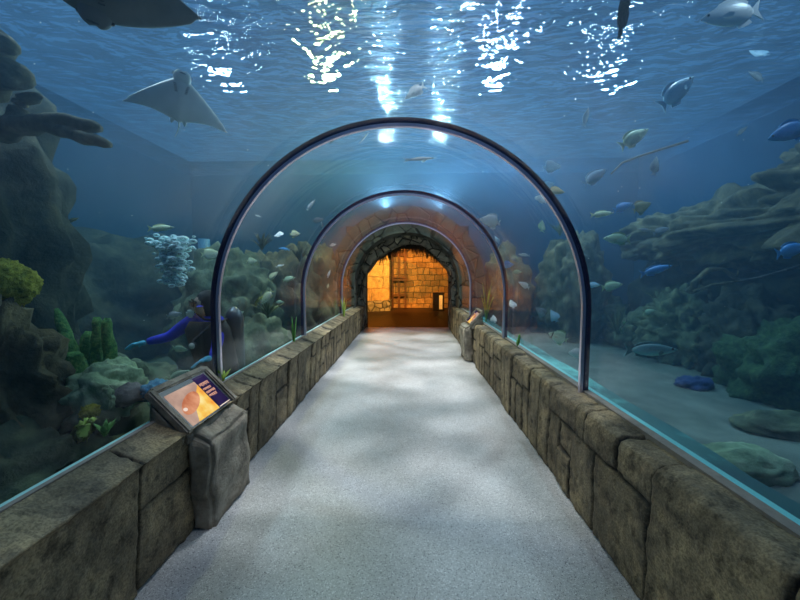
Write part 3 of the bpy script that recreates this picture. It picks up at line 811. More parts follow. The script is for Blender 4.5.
fish(517, 272, 10, 5.4, 0, 'oval', 'green', 'small green fish above the pale silver fish between the ribs', group=G2, small=True)
fish(524, 255, 12, 5.6, 172, 'slim', 'silver', 'slim silver fish in the upper part of the right shoal', group=G2, small=True)
fish(508, 265, 12, 5.4, 5, 'disc', 'blue', 'blue-grey fish touching the middle rib on the right', group=G2, small=True)
fish(514, 260, 7, 5.8, 150, 'oval', 'grey', 'tiny grey fish above the blue-grey fish by the middle rib', group=G2, small=True)
fish(512, 304, 9, 5.2, 95, 'disc', 'silver', 'tiny upright silver fish by the lower middle rib', yaw=40, group=G2, small=True)
fish(494, 319, 8, 6.0, 90, 'disc', 'silver', 'tiny round silver fish beside the far right sign', yaw=40, group=G2, small=True)
fish(541, 312, 14, 4.8, 140, 'disc', 'grey', 'grey tang low over the reef, left one of a pair', group=G2)
fish(554, 316, 14, 4.6, 118, 'disc', 'lblue', 'blue-edged tang right of the grey tang, low over the reef', group=G2)
fish(649, 312, 13, 4.6, 15, 'oval', 'green', 'small pale green fish above the right boulders', group=G2)
fish(792, 250, 34, 3.6, 14, 'oval', 'blue', 'deep blue fish cut by the right edge above the stick', group=G2)

# ------------------------------------------------------------------ rays
def ray(name, px, py, d, span_px, ang, tilt, mat, label, curve=.10, seed=0, sweep=.30, lexp=1.15, hs=1.0, roll=0):
    """eagle ray seen from below: broad wings, blunt lobed head, whip tail; head along +Y, belly along +Z locally"""
    a = R(ang); head = CR * math.cos(a) + CU * math.sin(a)
    view = (at(px, py, d) - EYE).normalized()
    head = (head - view * head.dot(view)).normalized()
    head = (head * math.cos(R(tilt)) + view * math.sin(R(tilt))).normalized()
    belly = -view; belly = (belly - head * belly.dot(head)).normalized()
    belly = Matrix.Rotation(R(roll), 3, head) @ belly
    side = head.cross(belly)
    s = span_px * d / F
    t = empty(name, at(px, py, d), label, 'ray')
    t.rotation_euler = Matrix((side, head, belly)).transposed().to_euler(); t.scale = (s, s, s)
    bm = bmesh.new(); nu, nv = 40, 16
    top, bot = [], []
    for i in range(nu + 1):
        u = -1 + 2 * i / nu; au = abs(u)
        lead = .16 - sweep * au ** lexp                             # leading edge y (unit span)
        tip = .16 - sweep
        trail = -.31 + (tip + .29) * au ** 1.6 + .045 * math.sin(au * 3.1)
        x = u * .5
        if au > .93: lead -= (au - .93) * .9
        lead = max(lead, trail + .004)
        lift = -curve * au ** 2.0 * (1 if seed == 0 else 1.1)
        for lst, sg in ((top, -1), (bot, 1)):
            row = []
            for j in range(nv + 1):
                v = j / nv; y = lead + (trail - lead) * v
                th = (.065 * (1 - au) ** 1.5 + .004) * (math.sin(math.pi * v) ** .7 if 0 < v < 1 else 0)
                row.append(bm.verts.new((x, y, lift + sg * th)))
            lst.append(row)
    for lst in (top, bot):
        for i in range(nu):
            for j in range(nv): bm.faces.new((lst[i][j], lst[i + 1][j], lst[i + 1][j + 1], lst[i][j + 1]))
    bmesh.ops.remove_doubles(bm, verts=bm.verts, dist=.0008)
    link_bm('body', bm, mat, t, True)
    bm = bmesh.new()
    bmesh.ops.create_uvsphere(bm, u_segments=18, v_segments=12, radius=1)
    for v in bm.verts:
        x, y, z = v.co
        notch = .022 * math.exp(-(x / .18) ** 2) if y > .3 else 0
        v.co = Vector((x * .085, .15 - (1 - hs) * .06 + y * .095 * hs - notch * hs, z * .045))
    link_bm('head', bm, mat, t, True)
    bm = bmesh.new()
    for sd in (-1, 1):
        for k in range(5):
            y = .06 - k * .018
            box(bm, sd * (.06 - k * .004) - .014, sd * (.06 - k * .004) + .014, y - .003, y + .003, .05, .062)
    link_bm('gill_slits', bm, M['ray_dark'], t)
    bm = bmesh.new(); tube(bm, [(0, .20 - (1 - hs) * .11, .035), (.03, .196 - (1 - hs) * .11, .035)], [.006, .004], 6); tube(bm, [(0, .20 - (1 - hs) * .11, .035), (-.03, .196 - (1 - hs) * .11, .035)], [.006, .004], 6)
    link_bm('mouth', bm, M['ray_dark'], t)
    for sd in (-1, 1):
        bm = bmesh.new(); bmesh.ops.create_uvsphere(bm, u_segments=10, v_segments=6, radius=.014); bmesh.ops.translate(bm, verts=bm.verts, vec=(sd * .08, .175 - (1 - hs) * .10, -.005))
        link_bm('eye', bm, M['eye'], t, True)
    bm = bmesh.new(); tube(bm, [(0, -.27, -.01), (.01, -.34, -.05), (.0, -.4, -.12), (-.02, -.46, -.2)], [.012, .007, .004, .002], 6)
    link_bm('tail', bm, mat, t, True)
    for sd in (-1, 1):
        bm = bmesh.new(); tube(bm, [(sd * .03, -.25, 0), (sd * .06, -.30, 0), (sd * .065, -.335, 0)], [.022, .022, .006], 8, (1, .3))
        link_bm('pelvic_fin', bm, mat, t, True)
    return t
M['ray_dark'] = plain('ray_dark_marks', (.03, .04, .045), .6)
M['ray_a'] = rough_mat('grey_ray_skin', (.10, .12, .12), (.17, .19, .19), 5, .6, .05)
M['ray_b'] = rough_mat('pale_ray_belly', (.5, .56, .56), (.62, .68, .68), 4, .6, .05)
ray('eagle_ray', 92, -15, 1.95, 182, 276, 10, M['ray_a'], 'large dark ray gliding overhead cut by the upper left edge', .16, 0, .18, 1.7, .75, 24)
ray('eagle_ray', 181, 92, 3.3, 92, 85, 8, M['ray_b'], 'smaller pale ray showing its belly below the large dark ray', .10, 1, .40, 1.15, .85)

# ------------------------------------------------------------------ left reef
def P(px, py, d): return at(px, py, d)
rock('rock_tower', (-4.5, 2.95, 1.75), (1.1, 1.25, 2.1), 'rock_dark', 'tall dark rock tower rising at the left edge behind the branch coral', seed=3, sub=5, amp=.3, ridge=.35, floor_z=0)
rock('rock_column', (-2.62, 2.0, .6), (.40, .36, .95), 'rock_brown', 'pale weathered rock column under the yellow-green brain coral', seed=8, sub=5, amp=.32, freq=2.2, ridge=.5, floor_z=0)
o = rock('brain_coral', P(-3, 284, 2.2), (.20, .19, .155), 'coral_yellow', 'yellow-green brain coral dome on the left rock column', 'coral', sub=5, seed=2, amp=.1, freq=3, ridge=.15)
rock('stone_block', P(45, 349, 3.3), (.30, .22, .21), 'rock_dark', 'dark flat-topped stone block between the rock column and green coral', sub=4, seed=6, amp=.16, freq=1, ridge=.1)
rock('reef_boulder', (-3.1, 3.1, .2), (.95, .8, .55), 'rock', 'broad dark boulder carrying the green pillar coral', seed=12, sub=5, floor_z=0)
rock('reef_boulder', (-2.25, 1.75, .28), (.62, .75, .42), 'rock', 'dark weedy boulder below the brain coral against the near left glass', seed=14, sub=5, floor_z=0, amp=.35, ridge=.4)
rock('reef_boulder', (-2.45, 1.0, .25), (.6, .6, .42), 'rock_dark', 'dark boulder in the lower left corner behind the glass', seed=15, sub=5, floor_z=0, amp=.35, ridge=.4)
rock('reef_boulder', (-2.0, 1.25, .12), (.42, .8, .42), 'rock', 'weedy dark rock rising against the lower left glass', seed=25, sub=5, floor_z=0, amp=.35, ridge=.45)
rock('reef_boulder', (-2.05, .25, .12), (.45, .6, .42), 'rock_dark', 'dark rock at the very lower left corner behind the stone wall', seed=26, sub=5, floor_z=0, amp=.35, ridge=.45)
rock('pale_boulder', P(108, 400, 2.35), (.22, .24, .24), 'rock_pale', 'pale green algae covered boulder left of the near sign', seed=17, sub=5)
rock('reef_boulder', (-1.98, 2.3, .3), (.35, .5, .42), 'rock', 'low reef rock under the pale green boulder', seed=18, sub=4, floor_z=0)
rock('dark_boulder', P(129, 395, 2.2), (.09, .09, .075), 'coral_grey', 'smooth dark grey round boulder beside the pale green boulder', seed=19, sub=4, amp=.1)
rock('blue_coral', P(157, 390, 2.25), (.085, .09, .06), 'coral_blue', 'small bright blue coral half behind the near sign', 'coral', seed=20, sub=4, amp=.4, freq=3)
rock('green_coral', P(90, 430, 1.9), (.055, .06, .055), 'plant_lime', 'lime green knobbly coral low against the near left glass', 'coral', seed=21, sub=4, amp=.5, freq=4)
rock('green_coral', P(90, 412, 2.05), (.045, .05, .04), 'coral_yellow', 'small yellow coral lump just above the lime green one', 'coral', seed=22, sub=4, amp=.4, freq=4)
rock('green_coral', P(108, 398, 2.05), (.03, .03, .07), 'rock_pale', 'upright pale yellow coral stub on the pale green boulder', 'coral', seed=24, sub=4, amp=.35, freq=3)
rock('orange_coral', P(10, 412, 2.3), (.11, .1, .10), 'coral_brown', 'brownish coral lump at the left edge under the rock column', 'coral', seed=23, sub=4, amp=.45, freq=3)

def branch_coral(name, label, mat, trunks, flat=(1, .45), n=10, cat='coral'):
    """trunks: list of (points, radii); the first is the stem, others are child branches"""
    base = Vector(trunks[0][0][0]); t = empty(name, base, label, cat)
    for i, (pts, rads) in enumerate(trunks):
        fp, fr = [], []
        for k in range(len(pts) - 1):
            a, b = Vector(pts[k]), Vector(pts[k + 1])
            for s in range(4):
                f = s / 4; q = a.lerp(b, f); r = rads[k] + (rads[k + 1] - rads[k]) * f
                w = Vector((noise.noise(q * 9), noise.noise(q * 9 + Vector((5, 0, 0))), noise.noise(q * 9 + Vector((0, 7, 0)))))
                fp.append(q + w * r * .5 - base); fr.append(r * (1 + .3 * noise.noise(q * 12)))
        fp.append(Vector(pts[-1]) - base); fr.append(rads[-1] * .6)
        bm = bmesh.new(); tube(bm, fp, fr, n, flat)
        link_bm('branch', bm, M[mat], t, True)
    return t
D = 2.6
branch_coral('branch_coral', 'flat brown branching coral reaching right from the dark rock tower', 'coral_brown', [
    ([P(-25, 132, D + .2), P(10, 126, D + .1), P(40, 124, D), P(62, 121, D), P(82, 124, D), P(101, 129, D)], [.12, .085, .06, .055, .05, .04]),
    ([P(48, 126, D), P(66, 132, D - .03), P(84, 138, D - .05), P(110, 145, D - .05)], [.05, .045, .045, .035]),
    ([P(5, 128, D + .15), P(20, 112, D + .15), P(24, 101, D + .15), P(40, 96, D + .1)], [.07, .05, .045, .03])], (1.25, .95))
branch_coral('branch_coral', 'dark coral lobes at the left edge above the flat branching coral', 'coral_brown', [
    ([P(-40, 80, 2.7), P(-5, 66, 2.6), P(10, 74, 2.6), P(18, 86, 2.6)], [.2, .14, .12, .06]),
    ([P(-30, 50, 2.7), P(-8, 40, 2.6), P(6, 46, 2.6), P(11, 54, 2.6)], [.18, .12, .09, .05])], (1, .8))

def pillars(name, label, mat, cols, cat='coral'):
    base = Vector(cols[0][0]); t = empty(name, base, label, cat)
    for (a, b, r0, r1) in cols:
        a, b = Vector(a), Vector(b); bm = bmesh.new(); pts, rads = [], []
        for k in range(15):
            f = k / 14; q = a.lerp(b, f)
            pts.append(q - base + Vector((.02 * noise.noise(q * 5), .02 * noise.noise(q * 5 + Vector((9, 0, 0))), 0)))
            rads.append((r0 + (r1 - r0) * f) * (1 if f < .93 else .6) * (1 + .22 * noise.noise(q * 16)))
        tube(bm, pts, rads, 14); link_bm('branch', bm, M[mat], t, True)
    return t
pillars('pillar_coral', 'cluster of tall green pillar coral branches left of the diver', 'coral_green', [
    (P(94, 400, 2.8), P(88, 331, 2.8), .085, .04), (P(84, 395, 2.7), P(55, 309, 2.75), .10, .022),
    (P(102, 400, 2.75), P(96, 317, 2.75), .06, .035), (P(110, 395, 2.7), P(107, 318, 2.7), .055, .032), (P(78, 400, 2.6), P(74, 352, 2.6), .10, .05)])

def weed(name, base, h, n, mat, label, spread=.5, w=.016, cat='plant', seed=0, lean=(0, 0)):
    """tuft of flat curved blades"""
    q = random.Random(seed); base = Vector(base); t = empty(name, base, label, cat)
    for i in range(n):
        a = q.uniform(0, 6.28); s = spread * q.uniform(.3, 1); hh = h * q.uniform(.6, 1)
        pts = [Vector((math.cos(a) * s * hh * f ** 1.5 + lean[0] * f * hh, math.sin(a) * s * hh * f ** 1.5 + lean[1] * f * hh, hh * f * (1 - .15 * f * s))) for f in (0, .25, .5, .75, 1)]
        bm = bmesh.new(); tube(bm, pts, [w * .6, w, w, w * .7, w * .15], 6, (1, .3)); link_bm('blade', bm, M[mat], t, True)
    return t
weed('leafy_weed', P(222, 383, 2.72), .12, 9, 'plant_lime', 'small lime yellow weed tuft at the near rib base left of the walkway', .7, .02, seed=1)
weed('kelp', P(294, 347, 4.45), .44, 5, 'plant_green', 'upright bright green kelp blades before the left middle rib', .12, .03, seed=2)
weed('leafy_weed', P(105, 436, 1.85), .09, 9, 'plant_green', 'green weed tuft beside the lime green coral', .8, .016, seed=3)
# mid and far left reef
rock('reef_ridge', (-5.6, 7.3, .9), (1.1, 2.6, 1.5), 'rock_dark', 'long dark reef wall far behind the diver', seed=31, sub=5, floor_z=0)
rock('reef_boulder', (-3.0, 5.6, .7), (.75, .8, 1.3), 'rock', 'tall reef rock behind the left shoal of pale fish', seed=32, sub=5, floor_z=0, ridge=.4, amp=.35)
rock('reef_boulder', (-2.85, 7.4, .8), (.8, 1.0, 1.3), 'rock_brown', 'brown reef rock near the middle rib on the left', seed=33, sub=5, floor_z=0, ridge=.4, amp=.35)
rock('reef_boulder', (-2.4, 9.0, .9), (.65, .8, 1.5), 'rock_brown', 'far brown reef rock by the left end of the tunnel', seed=34, sub=5, floor_z=0, ridge=.4)
rock('reef_boulder', (-2.25, 5.2, .25), (.45, .8, .7), 'rock', 'low weedy rock along the left glass before the kelp', seed=35, sub=5, floor_z=0)
rock('reef_boulder', (-2.45, 4.0, .1), (.5, .7, .32), 'rock_pale', 'low pale rock on the sand right of the diver', seed=36, sub=5, floor_z=0)
for i, (px, py, d, h, mt, lb) in enumerate([(262, 250, 5.6, .3, 'coral_brown', 'brown bushy coral on top of the tall left reef rock'), (268, 318, 5.0, .28, 'plant_olive', 'olive bushy coral low behind the left shoal'),
                                           (300, 262, 7.0, .34, 'coral_brown', 'brown bushy coral on the rock by the left middle rib'), (256, 306, 5.4, .26, 'coral_yellow', 'yellowish coral bush behind the largest pale fish')]):
    weed('bush_coral', P(px, py, d), h, 22, mt, lb, 1.1, .022, 'coral', 40 + i)
# vertical pipe in the back of the tank
t = empty('pipe', (-4.15, 7.0, 0), 'pale blue vertical pipe standing behind the bubbles', 'pipe')
M['pipe'] = plain('pale_blue_pipe', (.10, .28, .48), .4)
bm = bmesh.new(); tube(bm, [(0, 0, 0), (0, 0, 2.3)], .11, 16); link_bm('tube', bm, M['pipe'], t, True)
for z in (.9, 1.9):
    bm = bmesh.new(); tube(bm, [(0, 0, z - .04), (0, 0, z + .04)], .13, 16); link_bm('clamp', bm, M['coral_grey'], t, True)

# ------------------------------------------------------------------ bubbles
bm = bmesh.new(); q = random.Random(9)
for i in range(620):
    f = q.random()
    cx = 172 + (1 - f) * 3 + q.gauss(0, 1) * (4 + 6 * f) - 6 * f * q.random() * (1 if q.random() < .5 else 0)
    c = P(cx, 284 - 46 * f ** .9 + q.gauss(0, 1.5), 3.45 + q.uniform(-.12, .12))
    r = q.choice((.008, .012, .016, .022, .03, .04)) * (.7 + .5 * f)
    res = bmesh.ops.create_icosphere(bm, subdivisions=2, radius=r)
    for v in res['verts']: v.co = Vector((v.co.x * 1.15, v.co.y * 1.15, v.co.z * .75)) + c
m, nt, out = new_mat('air_bubble')
tr = N(nt, 'ShaderNodeBsdfTransparent'); g = N(nt, 'ShaderNodeBsdfPrincipled', i_Roughness=.15); g.inputs['Base Color'].default_value = (.7, .97, 1, 1)
lw = N(nt, 'ShaderNodeLayerWeight', i_Blend=.92); mx = N(nt, 'ShaderNodeMixShader')
nt.links.new(lw.outputs['Facing'], mx.inputs[0]); nt.links.new(tr.outputs[0], mx.inputs[1]); nt.links.new(g.outputs[0], mx.inputs[2]); nt.links.new(mx.outputs[0], out.inputs[0])
tag(link_bm('bubble_plume', bm, m, None, True), 'pale blue plume of air bubbles rising above the diver', 'bubbles', kind='stuff')

bm = bmesh.new(); q = random.Random(77)
for i in range(70):
    c = P(q.uniform(20, 790), q.uniform(20, 330), q.uniform(3.6, 5.6))
    if (c.x - XC) ** 2 + (c.z - ZC) ** 2 < 2.6: continue
    res = bmesh.ops.create_icosphere(bm, subdivisions=1, radius=q.uniform(.003, .007)); bmesh.ops.translate(bm, verts=res['verts'], vec=c)
tag(link_bm('suspended_specks', bm, M['white']), 'tiny white specks drifting through the tank water', 'specks', kind='stuff')
# ------------------------------------------------------------------ diver
M['suit'] = rough_mat('blue_wetsuit', (.02, .03, .6), (.04, .06, .95), 4, .7, .1)
M['vest'] = rough_mat('black_dive_vest', (.006, .007, .012), (.018, .02, .03), 6, .7, .2)
M['glove'] = plain('light_blue_glove', (.10, .55, .80), .6)
M['mask_glass'] = plain('mask_lens', (.03, .06, .08), .08)
M['skin'] = plain('diver_skin', (.62, .45, .36), .6)
M['reg'] = plain('pale_regulator', (.55, .75, .72), .4)
M['tank_steel'] = plain('grey_air_tank', (.12, .14, .16), .35, .6)
def skin_body(name, mat, parent, chains, root, levels=2):
    """chains of (point, radius) that share joints by name"""
    me = bpy.data.meshes.new(name); idx, vs, rs, es = {}, [], [], []
    for ch in chains:
        prev = None
        for nm, p, r in ch:
            if nm not in idx: idx[nm] = len(vs); vs.append(p); rs.append(r)
            if prev is not None: es.append((idx[prev], idx[nm]))
            prev = nm
    me.from_pydata([tuple(v) for v in vs], es, [])
    o = bpy.data.objects.new(name, me); COL.objects.link(o); o.parent = parent
    md = o.modifiers.new('skin', 'SKIN'); md.use_smooth_shade = True
    for v, r in zip(me.skin_vertices[0].data, rs): v.radius = (r, r) if not hasattr(r, '__len__') else r
    for v in me.skin_vertices[0].data: v.use_root = False
    me.skin_vertices[0].data[idx[root]].use_root = True
    md2 = o.modifiers.new('subdivision', 'SUBSURF'); md2.levels = levels; md2.render_levels = levels
    me.materials.append(mat)
    return o
DD = 3.35
sh_l = P(190, 321, DD); base = Vector((P(212, 330, DD).x, P(212, 330, DD).y, 0))
t = empty('diver', base, 'scuba diver in blue wetsuit and black vest reaching an arm left', 'person')
def L_(p): return Vector(p) - base
neck = L_(P(207, 316, DD)); shl = L_(P(191, 321, DD)); el = L_(P(169, 337, DD - .05)); wr = L_(P(146, 342, DD - .1))
shr = L_(P(219, 322, DD + .02)); elr = L_(P(217, 346, DD - .14)); wrr = L_(P(212, 357, DD - .26))
chest = L_(P(208, 331, DD)); waist = Vector((.03, .04, .68)); pel = Vector((.04, .08, .50))
hl, hr = pel + Vector((-.11, 0, -.03)), pel + Vector((.11, .02, -.03))
kl, kr = Vector((-.22, -.22, .09)), Vector((.14, -.2, .09)); al, ar = Vector((-.16, .22, .07)), Vector((.2, .24, .07)); tl, tr_ = Vector((-.15, .38, .05)), Vector((.22, .4, .05))
headc = L_(P(206, 305, DD - .02))
skin_body('body', M['suit'], t, [
    [('pel', pel, .14), ('waist', waist, .135), ('chest', chest, (.15, .13)), ('neck', neck, .062), ('head', headc, .095), ('crown', headc + Vector((0, 0, .07)), .07)],
    [('chest', chest, .15), ('shl', shl, .078), ('ml', shl.lerp(el, .5), .064), ('el', el, .05), ('fl', el.lerp(wr, .4), .048), ('wr', wr, .033)],
    [('chest', chest, .15), ('shr', shr, .078), ('elr', elr, .05), ('wrr', wrr, .034)],
    [('pel', pel, .14), ('hl', hl, .105), ('kl', kl, .066), ('cl', kl.lerp(al, .4), .06), ('al', al, .04), ('tl', tl, .03)],
    [('pel', pel, .14), ('hr', hr, .105), ('kr', kr, .066), ('cr', kr.lerp(ar, .4), .06), ('ar', ar, .04), ('tr', tr_, .03)]], 'pel')
def hand(wrist, d, palm_n, sgn):
    """palm with five separate curled fingers; d points along the hand"""
    d = d.normalized(); s = d.cross(palm_n).normalized() * sgn; nrm = palm_n.normalized()
    ch = [[('w', wrist, .03), ('p', wrist + d * .05, (.036, .02)), ('k', wrist + d * .085, (.034, .016))]]
    for i, (ofs, ln) in enumerate(((-.03, .07), (-.01, .08), (.01, .075), (.028, .058))):
        b = wrist + d * .085 + s * ofs
        ch.append([('k', wrist + d * .085, .03), ('f%d' % i, b + d * .01, .011), ('g%d' % i, b + d * ln * .55 + nrm * .010, .010), ('h%d' % i, b + d * ln + nrm * .032, .008)])
    b = wrist + d * .035 - s * .03
    ch.append([('p', wrist + d * .05, .03), ('ta', b - s * .015 + d * .02, .012), ('tb', b - s * .03 + d * .05 + nrm * .015, .009)])
    return skin_body('glove', M['glove'], t, ch, 'w', 2)
hand(wr, wr - el, Vector((0, -.4, -1)), 1)
hand(wrr, Vector((-.6, -.5, -.2)), Vector((0, -.3, -1)), -1)
# vest wraps the chest
bm = bmesh.new()
ax = [(pel + Vector((0, 0, .06)), .19, .16), (waist, .185, .155), (chest.lerp(waist, .5), .20, .165), (chest + Vector((0, 0, .02)), .205, .165), (chest + Vector((0, 0, .10)), .16, .13)]
rings = []
for c, rx, ry in ax: rings.append([bm.verts.new(c + Vector((math.cos(a) * rx, math.sin(a) * ry, 0))) for a in [2 * math.pi * k / 20 for k in range(20)]])
for a, b in zip(rings, rings[1:]):
    for k in range(20): bm.faces.new((a[k], a[(k + 1) % 20], b[(k + 1) % 20], b[k]))
bm.faces.new(rings[0]); bm.faces.new(rings[-1])
link_bm('vest', bm, M['vest'], t, True)
# hood, mask, regulator, hose, gauge, air tank, hair-free head
bm = bmesh.new(); bmesh.ops.create_uvsphere(bm, u_segments=18, v_segments=12, radius=.115)
for v in bm.verts:
    v.co = Vector((v.co.x * .92, v.co.y, v.co.z * 1.15)) + headc + Vector((.012, .012, .012))
fdir = Vector((-.75, -.65, -.1)).normalized()
bmesh.ops.delete(bm, geom=[v for v in bm.verts if (v.co - headc).normalized().dot(fdir) > .72], context='VERTS')
link_bm('hood', bm, M['vest'], t, True)
bm = bmesh.new(); bmesh.ops.create_uvsphere(bm, u_segments=16, v_segments=10, radius=.1)
for v in bm.verts: v.co = Vector((v.co.x * .95, v.co.y, v.co.z * 1.15)) + headc + fdir * .01
fo = link_bm('face', bm, M['skin'], t, True)
fr = face_basis(fdir, Vector((0, 0, 1))).to_4x4(); fr.translation = headc + fdir * .085 + Vector((0, 0, .03))
mo = bbox_obj('mask', M['vest'], t, (0, .045, -.075, .075, -.04, .045), .02, fr)
mg = bbox_obj('lens', M['mask_glass'], mo, (.044, .05, -.06, .06, -.027, .033), .004, fr)
fr2 = fr.copy(); fr2.translation = headc + fdir * .105 + Vector((0, 0, -.06))
ro = bbox_obj('regulator', M['reg'], t, (0, .06, -.04, .04, -.035, .035), .015, fr2)
bm = bmesh.new(); h0 = fr2.translation + Vector((.03, 0, 0)); tube(bm, [h0, h0 + Vector((.1, -.05, -.05)), chest + Vector((.17, -.05, .1)), chest + Vector((.1, .17, .1))], .011, 8)
link_bm('hose', bm, M['vest'], t, True)
gp = L_(P(192, 346, DD - .28))
bm = bmesh.new(); tube(bm, [gp + Vector((.0, .02, 0)), gp + Vector((0, -.0, 0))], .032, 16); g = link_bm('gauge', bm, M['vest'], t, True)
bm = bmesh.new(); tube(bm, [gp, gp + Vector((0, -.006, 0))], .027, 16); link_bm('dial', bm, M['white'], g, True)
bm = bmesh.new(); tube(bm, [gp + Vector((0, .01, 0)), chest + Vector((-.02, -.2, -.05)), chest + Vector((.1, -.12, .08))], .009, 8); link_bm('gauge_hose', bm, M['vest'], t, True)
tc_ = chest + Vector((.14, .23, -.2))
bm = bmesh.new(); tube(bm, [tc_ + Vector((0, 0, -.22)), tc_ + Vector((0, 0, -.2)), tc_ + Vector((0, 0, .3)), tc_ + Vector((0, 0, .36)), tc_ + Vector((0, 0, .41))], [.07, .09, .09, .07, .025], 18)
link_bm('air_tank', bm, M['tank_steel'], t, True)
for a, b in ((tl, Vector((-.14, .75, .03))), (tr_, Vector((.26, .78, .03)))):
    bm = bmesh.new(); tube(bm, [a + Vector((0, -.1, 0)), a, b], [.045, .06, .10], 12, (1, .22)); link_bm('fin', bm, M['vest'], t, True)

# ------------------------------------------------------------------ right reef
rock('reef_ridge', (6.0, 6.4, 2.35), (1.15, 3.2, .62), 'rock_brown', 'long brown reef ledge overhanging the dark cave on the right', seed=51, sub=6, amp=.3, ridge=.35, freq=1.8)
rock('reef_ridge', (6.6, 6.6, .9), (.9, 3.4, 1.5), 'rock_dark', 'dark reef wall at the back of the right cave', seed=52, sub=5, floor_z=0)
rock('reef_ridge', (5.6, 2.9, 1.4), (1.1, 1.5, 1.55), 'rock_dark', 'dark reef mass behind the stick at the right edge', seed=53, sub=5, floor_z=0, ridge=.35)
rock('reef_boulder', (5.1, 6.6, .45), (.62, .8, .85), 'rock', 'pale topped boulder pile under the right branch coral', seed=54, sub=5, floor_z=0, ridge=.5, amp=.35, freq=2.4)
rock('reef_boulder', (5.0, 7.9, .2), (.5, .6, .45), 'rock', 'low rounded boulder carrying the right weed tufts', seed=55, sub=5, floor_z=0, ridge=.3)
rock('reef_boulder', (5.1, 9.2, .3), (.6, .6, .7), 'rock', 'low reef rock right of the near rib over the sand', seed=56, sub=5, floor_z=0)
rock('reef_boulder', (4.4, 9.6, .7), (1.0, .7, 1.25), 'rock', 'far reef rock behind the right shoal between the ribs', seed=57, sub=5, floor_z=0, ridge=.4)
rock('reef_boulder', (4.0, 8.8, 1.1), (.7, .8, 1.5), 'rock_brown', 'tall brown reef rock under the high olive coral, right of the near rib', seed=67, sub=5, floor_z=0, ridge=.4)
rock('reef_boulder', (2.6, 9.7, .9), (.62, .6, 1.5), 'rock_brown', 'far brown reef rock by the right end of the tunnel', seed=58, sub=5, floor_z=0, ridge=.4)
rock('reef_boulder', (5.2, 5.5, .5), (.6, .7, .85), 'rock_dark', 'dark boulder under the antler coral left of the green mound', seed=59, sub=5, floor_z=0, ridge=.4)
M['algae'] = rough_mat('dark_green_algae', (.015, .04, .02), (.04, .10, .04), 18, .95, .8, 40, (.09, .17, .06))
rock('algae_mound', (5.0, 4.55, .25), (.7, .8, .72), 'algae', 'dark green algae covered mound by the right edge', seed=60, sub=5, floor_z=0, amp=.3, freq=2)
rock('flat_stone', (2.7, 2.85, .05), (.40, .24, .13), 'rock_pale', 'pale flat stone on the tank floor by the near right glass', seed=61, sub=4, floor_z=0)
rock('flat_stone', (3.9, 3.6, .04), (.5, .3, .12), 'rock', 'grey flat stone on the sand in front of the right boulders', seed=62, sub=4, floor_z=0)
M['coral_navy'] = rough_mat('navy_coral', (.01, .03, .12), (.02, .06, .22), 8, .9, .4)
rock('blue_coral', (4.05, 5.0, .03), (.24, .2, .10), 'coral_navy', 'dark blue coral lump on the sand below the teal-bellied fish', 'coral', seed=63, sub=4, floor_z=0, amp=.35)
rock('round_coral', P(635, 326, 7.6), (.22, .22, .14), 'coral_green', 'rounded green coral on the boulder right of the weed', 'coral', seed=64, sub=4, amp=.2)
d = 5.5
branch_coral('branch_coral', 'brown antler coral arching over the right boulder pile', 'coral_brown', [
    ([P(690, 292, d + .2), P(697, 280, d), P(708, 270, d), P(722, 269, d), P(732, 276, d), P(742, 282, d)], [.07, .05, .045, .04, .04, .025]),
    ([P(695, 291, d), P(712, 285, d), P(728, 283, d), P(740, 281, d)], [.035, .03, .03, .02]),
    ([P(722, 269, d), P(737, 276, d - .1), P(738, 270, d - .1)], [.025, .02, .01])], (1, .7))
rock('reef_ridge', (6.1, 4.1, 2.7), (1.15, 1.9, 1.15), 'rock_brown', 'high brown reef shoulder rising to the right edge behind the big blue fish', seed=65, sub=6, amp=.35, ridge=.45, freq=2.0)
t = empty('cable', P(650, 155, 5.0), 'thin pale cable sloping above the right reef ridge', 'cable')
bm = bmesh.new(); tube(bm, [P(611, 174, 5.2) - t.location, P(622, 163, 5.15) - t.location, P(640, 156, 5.1) - t.location, P(688, 141, 4.9) - t.location], [.012, .014, .016, .018], 8); link_bm('cable_run', bm, M['seal'], t, True)
t = empty('stick', P(770, 274, 4.3), 'thin pale stick slanting up to the right edge beside the antler coral', 'stick')
bm = bmesh.new(); tube(bm, [P(738, 281, 4.4) - t.location, P(760, 277, 4.35) - t.location, P(786, 270, 4.3) - t.location], [.008, .011, .014], 8); link_bm('shaft', bm, M['coral_grey'], t, True)
bm = bmesh.new(); tube(bm, [P(786, 270, 4.3) - t.location, P(806, 264, 4.25) - t.location], [.018, .018], 8); link_bm('grip', bm, M['vest'], t, True)
weed('sea_fan', P(618, 337, 7.6), .8, 26, 'plant_olive', 'large olive feathery weed fan right of the near rib', .9, .013, seed=70, lean=(-.25, 0))
weed('sea_fan', P(662, 308, 6.8), .55, 14, 'plant_olive', 'smaller olive weed tuft under the lone blue fish', .9, .012, seed=71, lean=(-.3, 0))
weed('leafy_weed', P(622, 335, 7.5), .28, 8, 'rock_pale', 'pale green stubby weed at the foot of the olive fan', .9, .03, seed=72)
weed('kelp', P(517, 346, 4.1), .17, 4, 'plant_green', 'short bright green kelp by the right glass near the middle rib', .25, .025, seed=73, lean=(.3, 0))
weed('bush_coral', P(545, 300, 9.4), .4, 20, 'plant_green', 'green bushy coral behind the tang pair', .9, .02, 'coral', 74)
weed('bush_coral', P(560, 236, 8.6), .4, 22, 'plant_olive', 'olive bushy coral high beside the upright green fish', 1.0, .022, 'coral', 75)
weed('bush_coral', P(690, 325, 6.2), .26, 18, 'rock_pale', 'pale bushy coral on the right boulder pile', 1.0, .02, 'coral', 76)
